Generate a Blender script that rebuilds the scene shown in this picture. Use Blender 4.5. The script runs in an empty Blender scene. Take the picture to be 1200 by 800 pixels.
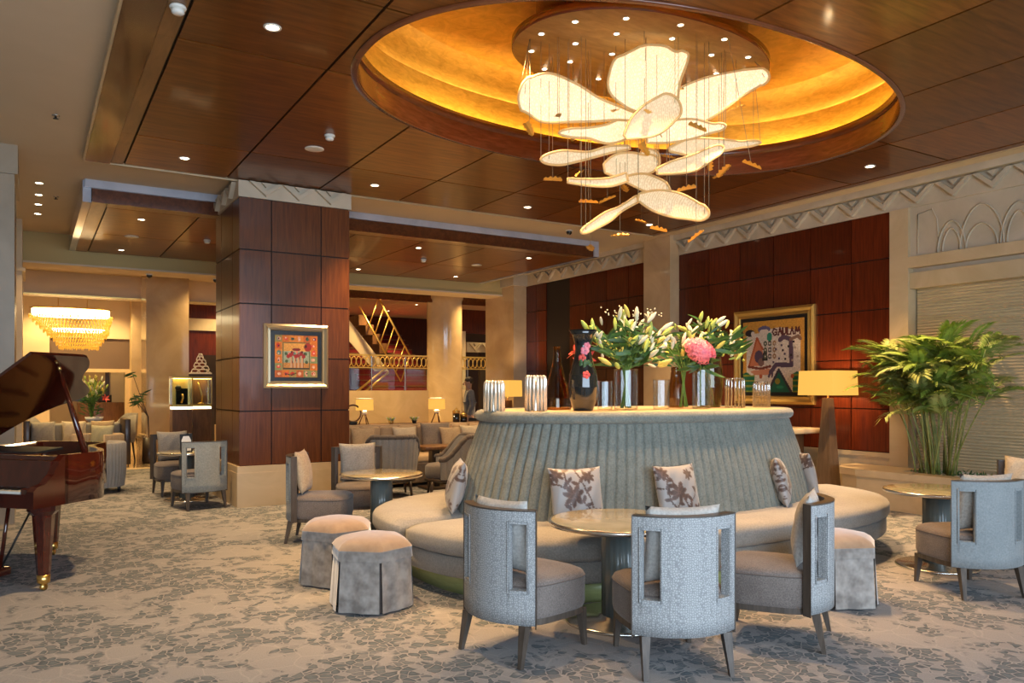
import bpy, bmesh, math, random
from mathutils import Vector, Matrix
from math import sin, cos, pi, sqrt, atan2, radians

sc = bpy.context.scene
col = sc.collection
random.seed(7)

# ---------------------------------------------------------------- camera, world, daylight, exposure
EYE = 1.45
AZ = 31.5554                      # the view turns this far right of the +Y axis
cam_d = bpy.data.cameras.new('camera')
cam_d.sensor_width = 36.0
cam_d.lens = 920.0 / 1200.0 * 36.0
cam_d.shift_y = 55.0 / 1200.0
cam_d.clip_end = 200
cam = bpy.data.objects.new('camera', cam_d)
col.objects.link(cam)
cam.location = (0, 0, EYE)
cam.rotation_euler = (radians(90), 0, radians(-AZ))
sc.camera = cam

world = bpy.data.worlds.new('world')
sc.world = world
world.use_nodes = True
world.node_tree.nodes['Background'].inputs[0].default_value = (1.0, 0.82, 0.64, 1)
world.node_tree.nodes['Background'].inputs[1].default_value = 0.19


def area_light(name, loc, rot, sx, sy, power, color):
    d = bpy.data.lights.new(name, 'AREA')
    d.shape = 'RECTANGLE'
    d.size, d.size_y, d.energy, d.color = sx, sy, power, color
    o = bpy.data.objects.new(name, d)
    o.location, o.rotation_euler = loc, rot
    col.objects.link(o)
    return o


# daylight of the tall windows behind the photographer
area_light('daylight_window', (1.2, -3.4, 2.1), (radians(86), 0, 0), 9.5, 3.7, 820, (0.64, 0.81, 1.0))

sc.view_settings.view_transform = 'Standard'
sc.view_settings.look = 'None'
sc.view_settings.gamma = 1
sc.view_settings.use_curve_mapping = False
sc.view_settings.exposure = 0.26
sc.cycles.use_denoising = True
sc.cycles.max_bounces = 7
sc.cycles.diffuse_bounces = 4
sc.cycles.glossy_bounces = 3
sc.cycles.transmission_bounces = 6
sc.cycles.transparent_max_bounces = 24
sc.cycles.caustics_reflective = False
sc.cycles.caustics_refractive = False
sc.cycles.sample_clamp_indirect = 4.0


# ---------------------------------------------------------------- materials
def nodes_of(m):
    m.use_nodes = True
    return m.node_tree.nodes, m.node_tree.links


def pbr(name, c, rough=0.5, metal=0.0, coat=0.0, emit=None, es=0.0, trans=0.0, ior=1.45, sheen=0.0, spec=0.5):
    m = bpy.data.materials.new(name)
    n, l = nodes_of(m)
    b = n['Principled BSDF']
    b.inputs['Base Color'].default_value = (*c, 1)
    b.inputs['Roughness'].default_value = rough
    b.inputs['Metallic'].default_value = metal
    b.inputs['Coat Weight'].default_value = coat
    b.inputs['Coat Roughness'].default_value = 0.08
    b.inputs['Transmission Weight'].default_value = trans
    b.inputs['IOR'].default_value = ior
    b.inputs['Sheen Weight'].default_value = sheen
    b.inputs['Specular IOR Level'].default_value = spec
    if emit:
        b.inputs['Emission Color'].default_value = (*emit, 1)
        b.inputs['Emission Strength'].default_value = es
    return m


def coords(n, l, scale=(1, 1, 1), rot=(0, 0, 0), kind='Object'):
    tc = n.new('ShaderNodeTexCoord')
    mp = n.new('ShaderNodeMapping')
    mp.inputs['Scale'].default_value = scale
    mp.inputs['Rotation'].default_value = rot
    l.new(tc.outputs[kind], mp.inputs['Vector'])
    return mp.outputs['Vector']


def noise(n, l, vec, scale, detail=3, rough=0.5, dist=0.0):
    t = n.new('ShaderNodeTexNoise')
    t.inputs['Scale'].default_value = scale
    t.inputs['Detail'].default_value = detail
    t.inputs['Roughness'].default_value = rough
    t.inputs['Distortion'].default_value = dist
    l.new(vec, t.inputs['Vector'])
    return t.outputs['Fac']


def ramp(n, l, fac, stops):
    r = n.new('ShaderNodeValToRGB')
    e = r.color_ramp.elements
    while len(e) < len(stops):
        e.new(0.5)
    for k, (p, c) in enumerate(stops):
        e[k].position = p
        e[k].color = (*c, 1) if len(c) == 3 else c
    l.new(fac, r.inputs['Fac'])
    return r.outputs['Color']


def math_node(n, l, op, a, b=None):
    m = n.new('ShaderNodeMath')
    m.operation = op
    for i, v in enumerate((a, b)):
        if v is None:
            continue
        if isinstance(v, (int, float)):
            m.inputs[i].default_value = v
        else:
            l.new(v, m.inputs[i])
    return m.outputs[0]


def mix(n, l, fac, a, b, mode='MIX'):
    m = n.new('ShaderNodeMix')
    m.data_type = 'RGBA'
    m.blend_type = mode
    for i, v in ((0, fac), (6, a), (7, b)):
        if isinstance(v, (int, float)):
            m.inputs[i].default_value = v
        elif isinstance(v, tuple):
            m.inputs[i].default_value = (*v, 1)
        else:
            l.new(v, m.inputs[i])
    return m.outputs[2]


def bump(n, l, h, strength, dist=0.01):
    b = n.new('ShaderNodeBump')
    b.inputs['Strength'].default_value = strength
    b.inputs['Distance'].default_value = dist
    l.new(h, b.inputs['Height'])
    l.new(b.outputs['Normal'], n['Principled BSDF'].inputs['Normal'])


def wood(name, dark, light, rough=0.3, coat=0.25, stretch=(14, 14, 1.2), var=0.35):
    m = pbr(name, dark, rough, coat=coat)
    n, l = nodes_of(m)
    v = coords(n, l, stretch)
    f = noise(n, l, v, 2.2, 5, 0.6, 0.6)
    c = ramp(n, l, f, [(0.3, dark), (0.7, light)])
    oi = n.new('ShaderNodeObjectInfo')
    k = n.new('ShaderNodeMapRange')
    k.inputs['To Min'].default_value = 1.0 - var
    k.inputs['To Max'].default_value = 1.0 + var * 0.6
    l.new(oi.outputs['Random'], k.inputs['Value'])
    hs = n.new('ShaderNodeHueSaturation')
    l.new(k.outputs['Result'], hs.inputs['Value'])
    l.new(c, hs.inputs['Color'])
    l.new(hs.outputs['Color'], n['Principled BSDF'].inputs['Base Color'])
    return m


def stone(name, a, b, rough=0.3, scale=1.6, coat=0.0):
    m = pbr(name, a, rough, coat=coat)
    n, l = nodes_of(m)
    v = coords(n, l)
    f = noise(n, l, v, scale, 6, 0.6, 1.2)
    c = ramp(n, l, f, [(0.3, a), (0.7, b)])
    l.new(c, n['Principled BSDF'].inputs['Base Color'])
    return m


def fabric(name, a, b, rough=0.9, scale=160, bstr=0.25, sheen=0.2, mott=3.0):
    m = pbr(name, a, rough, sheen=sheen, spec=0.2)
    n, l = nodes_of(m)
    v = coords(n, l)
    f1 = noise(n, l, v, scale, 2, 0.6)
    f2 = noise(n, l, v, mott, 3, 0.6)
    f = math_node(n, l, 'ADD', math_node(n, l, 'MULTIPLY', f1, 0.6), math_node(n, l, 'MULTIPLY', f2, 0.4))
    c = ramp(n, l, f, [(0.36, a), (0.64, b)])
    l.new(c, n['Principled BSDF'].inputs['Base Color'])
    bump(n, l, f1, bstr, 0.004)
    return m


def honeycomb(name, cell, line, scale):
    m = pbr(name, cell, 0.75, spec=0.3)
    n, l = nodes_of(m)
    v = coords(n, l, (1, 1, 1))
    t = n.new('ShaderNodeTexVoronoi')
    t.feature = 'DISTANCE_TO_EDGE'
    t.inputs['Scale'].default_value = scale
    t.inputs['Randomness'].default_value = 0.75
    l.new(v, t.inputs['Vector'])
    c = ramp(n, l, t.outputs['Distance'], [(0.06, line), (0.2, cell)])
    l.new(c, n['Principled BSDF'].inputs['Base Color'])
    bump(n, l, t.outputs['Distance'], 0.3, 0.004)
    return m


def vcol(name, rough=0.7, sheen=0.0):
    m = pbr(name, (1, 1, 1), rough, sheen=sheen)
    n, l = nodes_of(m)
    a = n.new('ShaderNodeVertexColor')
    a.layer_name = 'paint'
    l.new(a.outputs['Color'], n['Principled BSDF'].inputs['Base Color'])
    return m


def carpet():
    m = pbr('carpet_weave', (0.4, 0.33, 0.28), 0.95, spec=0.1)
    n, l = nodes_of(m)
    v = coords(n, l)
    v2 = coords(n, l, (1.0, 1.0, 1.0), (0, 0, 0.6))
    big = noise(n, l, v, 0.9, 3, 0.55, 0.3)
    mid = noise(n, l, v2, 3.9, 3, 0.55, 0.9)
    zone = math_node(n, l, 'ADD', math_node(n, l, 'MULTIPLY', big, 0.55), math_node(n, l, 'MULTIPLY', mid, 0.7))
    zone_m = ramp(n, l, zone, [(0.565, (0, 0, 0)), (0.615, (1, 1, 1))])
    t = n.new('ShaderNodeTexVoronoi')
    t.feature = 'DISTANCE_TO_EDGE'
    t.inputs['Scale'].default_value = 18.0
    wv = n.new('ShaderNodeVectorMath')
    wv.operation = 'ADD'
    nz = n.new('ShaderNodeTexNoise')
    nz.inputs['Scale'].default_value = 6.0
    l.new(v, nz.inputs['Vector'])
    sc_ = n.new('ShaderNodeVectorMath')
    sc_.operation = 'SCALE'
    sc_.inputs['Scale'].default_value = 0.08
    l.new(nz.outputs['Color'], sc_.inputs[0])
    l.new(v, wv.inputs[0])
    l.new(sc_.outputs[0], wv.inputs[1])
    l.new(wv.outputs[0], t.inputs['Vector'])
    cell = ramp(n, l, t.outputs['Distance'], [(0.03, (0, 0, 0)), (0.075, (1, 1, 1))])
    inner = ramp(n, l, t.outputs['Distance'], [(0.08, (0.05, 0.073, 0.092)), (0.3, (0.105, 0.135, 0.16))])
    thin = n.new('ShaderNodeTexVoronoi')
    thin.feature = 'DISTANCE_TO_EDGE'
    thin.inputs['Scale'].default_value = 5.0
    l.new(wv.outputs[0], thin.inputs['Vector'])
    line = ramp(n, l, thin.outputs['Distance'], [(0.012, (1, 1, 1)), (0.03, (0, 0, 0))])
    pile = noise(n, l, v, 130, 2, 0.7)
    base = ramp(n, l, pile, [(0.3, (0.285, 0.27, 0.27)), (0.7, (0.385, 0.368, 0.365))])
    base = mix(n, l, math_node(n, l, 'MULTIPLY', line, 0.3), base, (0.5, 0.46, 0.43))
    pick = n.new('ShaderNodeTexVoronoi')
    pick.inputs['Scale'].default_value = 18.0
    l.new(wv.outputs[0], pick.inputs['Vector'])
    sep = n.new('ShaderNodeSeparateColor')
    l.new(pick.outputs['Color'], sep.inputs[0])
    keep = ramp(n, l, sep.outputs[0], [(0.20, (0.15, 0.15, 0.15)), (0.26, (0.75, 0.75, 0.75)), (0.8, (1, 1, 1))])
    mask = math_node(n, l, 'MULTIPLY', math_node(n, l, 'MULTIPLY', zone_m, cell), keep)
    out = mix(n, l, math_node(n, l, 'MULTIPLY', mask, 0.92), base, inner)
    out = mix(n, l, math_node(n, l, 'MULTIPLY', pile, 0.35), out, (0.2, 0.19, 0.18))
    l.new(out, n['Principled BSDF'].inputs['Base Color'])
    bump(n, l, pile, 0.5, 0.006)
    return m


def gold_leaf():
    m = pbr('gold_leaf', (0.8, 0.42, 0.07), 0.45, metal=0.2)
    n, l = nodes_of(m)
    v = coords(n, l, (3, 3, 10))
    f = noise(n, l, v, 2.4, 5, 0.65, 0.8)
    c = ramp(n, l, f, [(0.3, (0.60, 0.31, 0.025)), (0.7, (0.88, 0.51, 0.07))])
    l.new(c, n['Principled BSDF'].inputs['Base Color'])
    return m


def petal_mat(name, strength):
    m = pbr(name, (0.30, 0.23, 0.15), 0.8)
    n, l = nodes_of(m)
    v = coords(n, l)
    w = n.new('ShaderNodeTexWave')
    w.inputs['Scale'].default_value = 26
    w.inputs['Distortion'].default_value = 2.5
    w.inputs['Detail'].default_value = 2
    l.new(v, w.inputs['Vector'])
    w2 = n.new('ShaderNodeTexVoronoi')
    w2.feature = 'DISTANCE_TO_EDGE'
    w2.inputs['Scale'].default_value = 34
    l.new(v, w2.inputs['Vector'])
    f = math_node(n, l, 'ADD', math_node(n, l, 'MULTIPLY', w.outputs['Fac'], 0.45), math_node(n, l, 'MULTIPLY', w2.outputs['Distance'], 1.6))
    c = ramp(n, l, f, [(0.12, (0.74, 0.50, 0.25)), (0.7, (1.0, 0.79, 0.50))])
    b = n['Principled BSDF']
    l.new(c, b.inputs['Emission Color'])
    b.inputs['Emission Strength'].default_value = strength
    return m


def blind_mat():
    m = pbr('woven_reed', (0.4, 0.3, 0.18), 0.8)
    n, l = nodes_of(m)
    v = coords(n, l, (1, 0.5, 60))
    f = noise(n, l, v, 3, 4, 0.6)
    c = ramp(n, l, f, [(0.35, (0.48, 0.35, 0.19)), (0.65, (0.70, 0.54, 0.33))])
    l.new(c, n['Principled BSDF'].inputs['Base Color'])
    return m


def glass(name, c, rough=0.02, base=0.055):
    """Thin clear glass: tinted see-through body with Fresnel reflections."""
    m = bpy.data.materials.new(name)
    n, l = nodes_of(m)
    n.remove(n['Principled BSDF'])
    tr = n.new('ShaderNodeBsdfTransparent')
    tr.inputs['Color'].default_value = (*c, 1)
    gl = n.new('ShaderNodeBsdfGlossy')
    gl.inputs['Roughness'].default_value = rough
    fr_ = n.new('ShaderNodeLayerWeight')
    fr_.inputs['Blend'].default_value = 0.5
    k = math_node(n, l, 'ADD', math_node(n, l, 'MULTIPLY', math_node(n, l, 'POWER', fr_.outputs['Facing'], 3.0), 0.8), base)
    mx = n.new('ShaderNodeMixShader')
    l.new(k, mx.inputs[0])
    l.new(tr.outputs[0], mx.inputs[1])
    l.new(gl.outputs[0], mx.inputs[2])
    l.new(mx.outputs[0], n['Material Output'].inputs['Surface'])
    return m


M = dict(
    wood_ceiling=wood('mahogany_ceiling', (0.10, 0.028, 0.0045), (0.235, 0.079, 0.014), 0.3, 0.2, (1.0, 9, 9)),
    wood_wall=wood('mahogany_panel', (0.06, 0.009, 0.003), (0.135, 0.023, 0.006), 0.3, 0.25, (16, 16, 1.0), 0.25),
    wood_column=wood('brown_mahogany', (0.075, 0.019, 0.004), (0.15, 0.043, 0.009), 0.34, 0.12, (16, 16, 1.0), 0.2),
    wood_border=wood('dark_polished_border', (0.06, 0.016, 0.006), (0.13, 0.035, 0.012), 0.22, 0.6, (8, 1, 8)),
    wood_light=wood('light_border_wood', (0.16, 0.075, 0.025), (0.27, 0.13, 0.045), 0.35, 0.2, (8, 1, 8)),
    wood_dome=wood('dome_rim_wood', (0.11, 0.028, 0.008), (0.2, 0.055, 0.018), 0.25, 0.5, (2, 2, 12)),
    joint=pbr('dark_joint', (0.012, 0.006, 0.004), 0.7),
    taupe_wood=wood('taupe_wood', (0.05, 0.038, 0.03), (0.10, 0.077, 0.06), 0.4, 0.1, (20, 20, 2), 0.1),
    brown_wood=wood('brown_wood', (0.10, 0.045, 0.018), (0.2, 0.09, 0.035), 0.4, 0.2, (12, 12, 2), 0.15),
    bronze_wood=wood('bronze_wood', (0.13, 0.075, 0.038), (0.2, 0.12, 0.065), 0.4, 0.2, (12, 12, 2), 0.1),
    dark_wood=wood('dark_wood', (0.025, 0.014, 0.009), (0.05, 0.028, 0.016), 0.4, 0.2, (12, 12, 2), 0.1),
    piano=wood('piano_lacquer', (0.032, 0.005, 0.003), (0.07, 0.011, 0.005), 0.1, 0.7, (10, 10, 1), 0.0),
    piano_black=pbr('piano_black', (0.006, 0.005, 0.005), 0.1, coat=1.0),
    ivory=pbr('ivory', (0.75, 0.72, 0.64), 0.3),
    iron=pbr('gilt_iron', (0.2, 0.105, 0.03), 0.4, metal=0.6),
    brass=pbr('brass', (0.75, 0.5, 0.16), 0.28, metal=1.0),
    gold_frame=pbr('gold_frame', (0.72, 0.46, 0.13), 0.32, metal=0.8),
    silver_gilt=pbr('silver_gilt', (0.72, 0.6, 0.4), 0.3, metal=0.8),
    cream=stone('cream_plaster', (0.60, 0.48, 0.325), (0.64, 0.515, 0.355), 0.85, 0.7),
    limestone=stone('limestone', (0.49, 0.355, 0.20), (0.61, 0.46, 0.28), 0.45, 1.3),
    shaded_pier_stone=stone('shaded_pier_stone', (0.25, 0.185, 0.115), (0.33, 0.25, 0.165), 0.4, 1.3),  # cream stone darkened: the left pier's shade is put into the colour
    frieze=stone('frieze_stone', (0.44, 0.36, 0.255), (0.56, 0.47, 0.345), 0.55, 1.5),
    marble=stone('cream_marble', (0.47, 0.32, 0.17), (0.60, 0.43, 0.25), 0.14, 1.2, 0.4),
    marble_floor=stone('marble_floor', (0.42, 0.3, 0.19), (0.56, 0.42, 0.28), 0.1, 0.9, 0.5),
    grey_marble=stone('grey_marble', (0.36, 0.37, 0.42), (0.5, 0.5, 0.55), 0.12, 1.4, 0.4),  # grey marble, with the bluish cast of reflected daylight put into its colour
    carpet=carpet(),
    gold=gold_leaf(),
    disc=wood('bronze_disc', (0.4, 0.2, 0.05), (0.58, 0.32, 0.09), 0.35, 0.2, (2, 6, 2), 0.0),
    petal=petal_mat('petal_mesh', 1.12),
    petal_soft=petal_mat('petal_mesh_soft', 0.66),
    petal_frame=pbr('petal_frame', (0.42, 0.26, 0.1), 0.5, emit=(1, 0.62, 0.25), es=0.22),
    wire=pbr('steel_wire', (0.3, 0.22, 0.12), 0.6),
    bulb=pbr('lit_lamp', (1, 1, 1), 0.5, emit=(1.0, 0.80, 0.52), es=14),
    bulb_soft=pbr('lit_lamp_soft', (1, 1, 1), 0.5, emit=(1.0, 0.84, 0.6), es=5),
    trim_white=pbr('white_trim', (0.72, 0.68, 0.6), 0.4),
    black=pbr('black_plastic', (0.012, 0.012, 0.013), 0.4),
    chair_cloth=honeycomb('honeycomb_cloth', (0.385, 0.395, 0.395), (0.235, 0.24, 0.245), 85),
    chair_grey=fabric('blue_grey_cloth', (0.19, 0.215, 0.225), (0.28, 0.305, 0.31), scale=90),
    chair_lattice=fabric('pale_grid_cloth', (0.26, 0.26, 0.23), (0.36, 0.355, 0.31), scale=60),
    seat_cloth=fabric('taupe_weave', (0.11, 0.09, 0.08), (0.215, 0.18, 0.16), scale=140),
    lining=fabric('dark_taupe_lining', (0.08, 0.062, 0.055), (0.13, 0.105, 0.09), scale=140),
    pillow_grey=fabric('grey_weave', (0.27, 0.245, 0.215), (0.41, 0.375, 0.325), scale=70),
    pillow_white=fabric('white_weave', (0.34, 0.33, 0.31), (0.5, 0.485, 0.455), scale=70, bstr=0.5),
    pillow_tan=fabric('tan_weave', (0.36, 0.26, 0.16), (0.52, 0.39, 0.25), scale=70),
    pillow_cream=fabric('cream_weave', (0.52, 0.44, 0.32), (0.68, 0.58, 0.44), scale=70),
    pillow_green=fabric('sage_weave', (0.40, 0.37, 0.22), (0.52, 0.48, 0.3), scale=70),
    brocade=vcol('floral_brocade', 0.45, 0.3),
    paint=vcol('paint', 0.6),
    banquette=fabric('sage_velvet', (0.138, 0.148, 0.128), (0.222, 0.232, 0.202), scale=70, mott=8),
    banquette_seat=fabric('seat_velvet', (0.21, 0.195, 0.175), (0.31, 0.29, 0.26), scale=90),
    velvet=fabric('crushed_velvet', (0.16, 0.14, 0.125), (0.36, 0.33, 0.30), rough=0.5, scale=14, bstr=0.1, sheen=0.9, mott=6),
    velvet_top=fabric('brown_velvet', (0.24, 0.155, 0.095), (0.31, 0.215, 0.14), rough=0.7, scale=14, bstr=0.05, sheen=0.7, mott=3),
    plinth=wood('green_gold_plinth', (0.27, 0.31, 0.12), (0.36, 0.40, 0.17), 0.35, 0.2, (3, 3, 20), 0.0),
    steel=pbr('brushed_steel', (0.72, 0.7, 0.66), 0.22, metal=1.0),
    table_glass=stone('antiqued_glass', (0.36, 0.32, 0.20), (0.52, 0.47, 0.32), 0.12, 6.0, 0.5),
    pedestal=pbr('grey_green_lacquer', (0.13, 0.155, 0.15), 0.25, coat=0.4),
    rib_cloth=fabric('ribbed_taupe', (0.26, 0.24, 0.215), (0.36, 0.335, 0.3), scale=110),
    sofa_tan=fabric('tan_sofa', (0.42, 0.29, 0.17), (0.54, 0.39, 0.24), scale=90),
    shade=pbr('lamp_shade', (0.10, 0.06, 0.02), 0.8, emit=(1.0, 0.50, 0.085), es=0.86),
    glass_clear=glass('clear_glass', (0.96, 0.975, 0.97)),
    glass_amber=glass('amber_glass', (0.72, 0.58, 0.36)),
    glass_olive=glass('olive_glass', (0.78, 0.72, 0.42)),
    glass_rib=glass('mirror_ribbed_glass', (0.93, 0.88, 0.74), 0.08, 0.42),
    rib_metal=pbr('polished_nickel', (0.95, 0.9, 0.78), 0.22, metal=0.7),
    pane=glass('clear_pane', (0.93, 0.96, 0.94)),
    black_glaze=pbr('black_glaze', (0.01, 0.012, 0.012), 0.06, coat=1.0),
    water=glass('water', (0.9, 0.95, 0.92)),
    leaf=stone('leaf_green', (0.035, 0.10, 0.022), (0.075, 0.17, 0.04), 0.45, 9),
    leaf_dark=stone('leaf_deep_green', (0.02, 0.065, 0.018), (0.045, 0.11, 0.03), 0.45, 9),
    frond=stone('frond_green', (0.13, 0.22, 0.022), (0.30, 0.38, 0.06), 0.5, 5),
    frond_pale=stone('frond_pale', (0.23, 0.29, 0.055), (0.38, 0.38, 0.12), 0.5, 5),
    cane=stone('cane_green', (0.12, 0.16, 0.03), (0.34, 0.31, 0.09), 0.4, 7),
    stem=pbr('stem_green', (0.09, 0.2, 0.035), 0.5),
    bud_green=pbr('bud_green', (0.37, 0.47, 0.10), 0.5),
    bud_white=pbr('bud_cream', (0.64, 0.63, 0.45), 0.5),
    bud_yellow=pbr('bud_yellow', (0.58, 0.49, 0.10), 0.5),
    pink=stone('pink_petal', (0.72, 0.13, 0.2), (0.88, 0.36, 0.4), 0.6, 30),
    red=pbr('red_petal', (0.7, 0.09, 0.07), 0.5),
    soil=stone('soil', (0.03, 0.03, 0.015), (0.10, 0.10, 0.04), 0.9, 14),
    pebble=stone('pebble_stone', (0.5, 0.42, 0.3), (0.66, 0.57, 0.44), 0.6, 8),
    blind=blind_mat(),
    case_glow=pbr('case_glow', (1, 1, 1), 0.5, emit=(1.0, 0.7, 0.22), es=7),
    crystal=pbr('amber_crystal', (0.55, 0.3, 0.06), 0.15, emit=(1.0, 0.45, 0.04), es=0.55),
    crystal_white=pbr('white_crystal', (1, 0.95, 0.85), 0.15, emit=(1.0, 0.78, 0.42), es=9),
    red_carpet=pbr('red_stair_carpet', (0.15, 0.008, 0.012), 0.9),
    dark_room=pbr('dark_recess', (0.025, 0.013, 0.009), 0.6),
    gold_orn=pbr('gilded_leaf', (0.75, 0.45, 0.1), 0.35, metal=0.85),
    paper=pbr('white_card', (0.8, 0.8, 0.8), 0.6),
    jacket=fabric('grey_jacket', (0.13, 0.125, 0.13), (0.19, 0.185, 0.19), scale=60),
    trousers=pbr('dark_trousers', (0.03, 0.03, 0.035), 0.8),
    skin=pbr('skin', (0.42, 0.23, 0.15), 0.55),
    hair=pbr('dark_hair', (0.02, 0.013, 0.01), 0.6),
)


for k_ in ('wood_column', 'wood_wall', 'wood_ceiling'):
    M[k_].node_tree.nodes['Principled BSDF'].inputs['Specular IOR Level'].default_value = 0.3


# ---------------------------------------------------------------- mesh helpers
class MB:
    def __init__(s):
        s.v, s.f, s.sm = [], [], []

    def add(s, verts, faces, smooth=False):
        o = len(s.v)
        s.v += [tuple(p) for p in verts]
        s.f += [tuple(i + o for i in f) for f in faces]
        s.sm += [smooth] * len(faces)
        return s

    def box(s, c, d, rz=0.0, top=1.0, m=None):
        hx, hy, hz = d[0] / 2, d[1] / 2, d[2] / 2
        vs = []
        for z in (-hz, hz):
            k = top if z > 0 else 1.0
            for x, y in ((-hx, -hy), (hx, -hy), (hx, hy), (-hx, hy)):
                p = Vector((x * k, y * k, z))
                if rz:
                    p = Matrix.Rotation(rz, 3, 'Z') @ p
                if m is not None:
                    p = m @ p
                vs.append(p + Vector(c))
        return s.add(vs, [(3, 2, 1, 0), (4, 5, 6, 7), (0, 1, 5, 4), (1, 2, 6, 5), (2, 3, 7, 6), (3, 0, 4, 7)])

    def span(s, x0, x1, y0, y1, z0, z1):
        return s.box(((x0 + x1) / 2, (y0 + y1) / 2, (z0 + z1) / 2), (abs(x1 - x0), abs(y1 - y0), abs(z1 - z0)))

    def rbox(s, c, d, r=0.02, seg=2, rz=0.0, m=None):
        bm = bmesh.new()
        bmesh.ops.create_cube(bm, size=1.0)
        bmesh.ops.scale(bm, vec=d, verts=bm.verts)
        bmesh.ops.bevel(bm, geom=list(bm.edges), offset=r, segments=seg, affect='EDGES', profile=0.5, clamp_overlap=True)
        R = Matrix.Rotation(rz, 3, 'Z') if m is None else m
        vs = [R @ v.co + Vector(c) for v in bm.verts]
        bm.verts.index_update()
        fs = [tuple(v.index for v in f.verts) for f in bm.faces]
        bm.free()
        return s.add(vs, fs, True)

    def lathe(s, prof, seg=24, c=(0, 0, 0), sx=1.0, sy=1.0, flute=None, n=2.0, cap=True):
        vs, fs = [], []
        for (r, z) in prof:
            for k in range(seg):
                t = 2 * pi * k / seg
                rr = r
                if flute:
                    rr = r * (1 + flute[1] * cos(flute[0] * t))
                ct, st = cos(t), sin(t)
                if n != 2.0:
                    ct = math.copysign(abs(ct) ** (2 / n), ct)
                    st = math.copysign(abs(st) ** (2 / n), st)
                vs.append((c[0] + rr * sx * ct, c[1] + rr * sy * st, c[2] + z))
        m = len(prof)
        for i in range(m - 1):
            for k in range(seg):
                a, b = i * seg + k, i * seg + (k + 1) % seg
                fs.append((a, b, b + seg, a + seg))
        if cap:
            if prof[0][0] > 1e-5:
                fs.append(tuple(reversed(range(seg))))
            if prof[-1][0] > 1e-5:
                fs.append(tuple((m - 1) * seg + k for k in range(seg)))
        return s.add(vs, fs, True)

    def tube(s, pts, r, seg=6, closed=False):
        pts = [Vector(p) for p in pts]
        n = len(pts)
        rs = r if isinstance(r, (list, tuple)) else [r] * n
        vs, fs = [], []
        prev = None
        for i, p in enumerate(pts):
            if closed:
                d = pts[(i + 1) % n] - pts[i - 1]
            else:
                d = pts[min(i + 1, n - 1)] - pts[max(i - 1, 0)]
            d.normalize()
            if prev is None:
                ref = Vector((0, 0, 1)) if abs(d.z) < 0.9 else Vector((1, 0, 0))
                a = d.cross(ref).normalized()
            else:
                a = (prev - d * prev.dot(d))
                a = a.normalized() if a.length > 1e-6 else d.orthogonal().normalized()
            prev = a
            b = d.cross(a)
            for k in range(seg):
                t = 2 * pi * k / seg
                vs.append(p + (a * cos(t) + b * sin(t)) * rs[i])
        m = n if closed else n - 1
        for i in range(m):
            j = (i + 1) % n
            for k in range(seg):
                q = (k + 1) % seg
                fs.append((i * seg + k, i * seg + q, j * seg + q, j * seg + k))
        if not closed:
            fs.append(tuple(reversed(range(seg))))
            fs.append(tuple((n - 1) * seg + k for k in range(seg)))
        return s.add(vs, fs, True)

    def prism(s, poly, z0, z1, smooth=False):
        n = len(poly)
        a = sum(poly[i][0] * poly[(i + 1) % n][1] - poly[(i + 1) % n][0] * poly[i][1] for i in range(n))
        if a < 0:
            poly = poly[::-1]
        vs = [(x, y, z0) for x, y in poly] + [(x, y, z1) for x, y in poly]
        fs = [tuple(reversed(range(n))), tuple(range(n, 2 * n))]
        s.add(vs, fs)
        o = len(s.v) - 2 * n
        for i in range(n):
            j = (i + 1) % n
            s.f.append((o + i, o + j, o + n + j, o + n + i))
            s.sm.append(smooth)
        return s

    def wall_poly(s, poly, frame, t):
        """poly in (a, b) extruded by t; frame maps (a, b, depth) to a point."""
        n = len(poly)
        vs = [frame(a, b, 0) for a, b in poly] + [frame(a, b, t) for a, b in poly]
        fs = [tuple(range(n)), tuple(reversed(range(n, 2 * n)))]
        fs += [(i, n + i, n + (i + 1) % n, (i + 1) % n) for i in range(n)]
        return s.add(vs, fs)

    def grid(s, fn, nu, nv, smooth=True, wrap=False):
        vs = [fn(i / nu, j / nv) for j in range(nv + 1) for i in range(nu + 1)]
        fs = []
        w = nu + 1
        for j in range(nv):
            for i in range(nu):
                fs.append((j * w + i, j * w + i + 1, (j + 1) * w + i + 1, (j + 1) * w + i))
        return s.add(vs, fs, smooth)

    def ball(s, c, r, seg=10, rings=7, m=None):
        rx, ry, rz = r if isinstance(r, (tuple, list)) else (r, r, r)
        vs, fs = [], []
        for j in range(rings + 1):
            ph = -pi / 2 + pi * j / rings
            for k in range(seg):
                t = 2 * pi * k / seg
                p = Vector((rx * cos(ph) * cos(t), ry * cos(ph) * sin(t), rz * sin(ph)))
                if m is not None:
                    p = m @ p
                vs.append(p + Vector(c))
        for j in range(rings):
            for k in range(seg):
                q = (k + 1) % seg
                fs.append((j * seg + k, j * seg + q, (j + 1) * seg + q, (j + 1) * seg + k))
        return s.add(vs, fs, True)

    def mesh(s, name):
        me = bpy.data.meshes.new(name)
        me.from_pydata(s.v, [], s.f)
        me.polygons.foreach_set('use_smooth', s.sm)
        me.update()
        return me

    def build(s, name, mat, parent=None, loc=None, rot=None, fix=True, weld=False, **props):
        me = s.mesh(name)
        if fix:
            bm = bmesh.new()
            bm.from_mesh(me)
            if weld:
                bmesh.ops.remove_doubles(bm, verts=bm.verts, dist=1e-5)
            bmesh.ops.recalc_face_normals(bm, faces=bm.faces)
            bm.to_mesh(me)
            bm.free()
        me.materials.append(M[mat] if isinstance(mat, str) else mat)
        return link(name, me, parent, loc, rot, **props)


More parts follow.
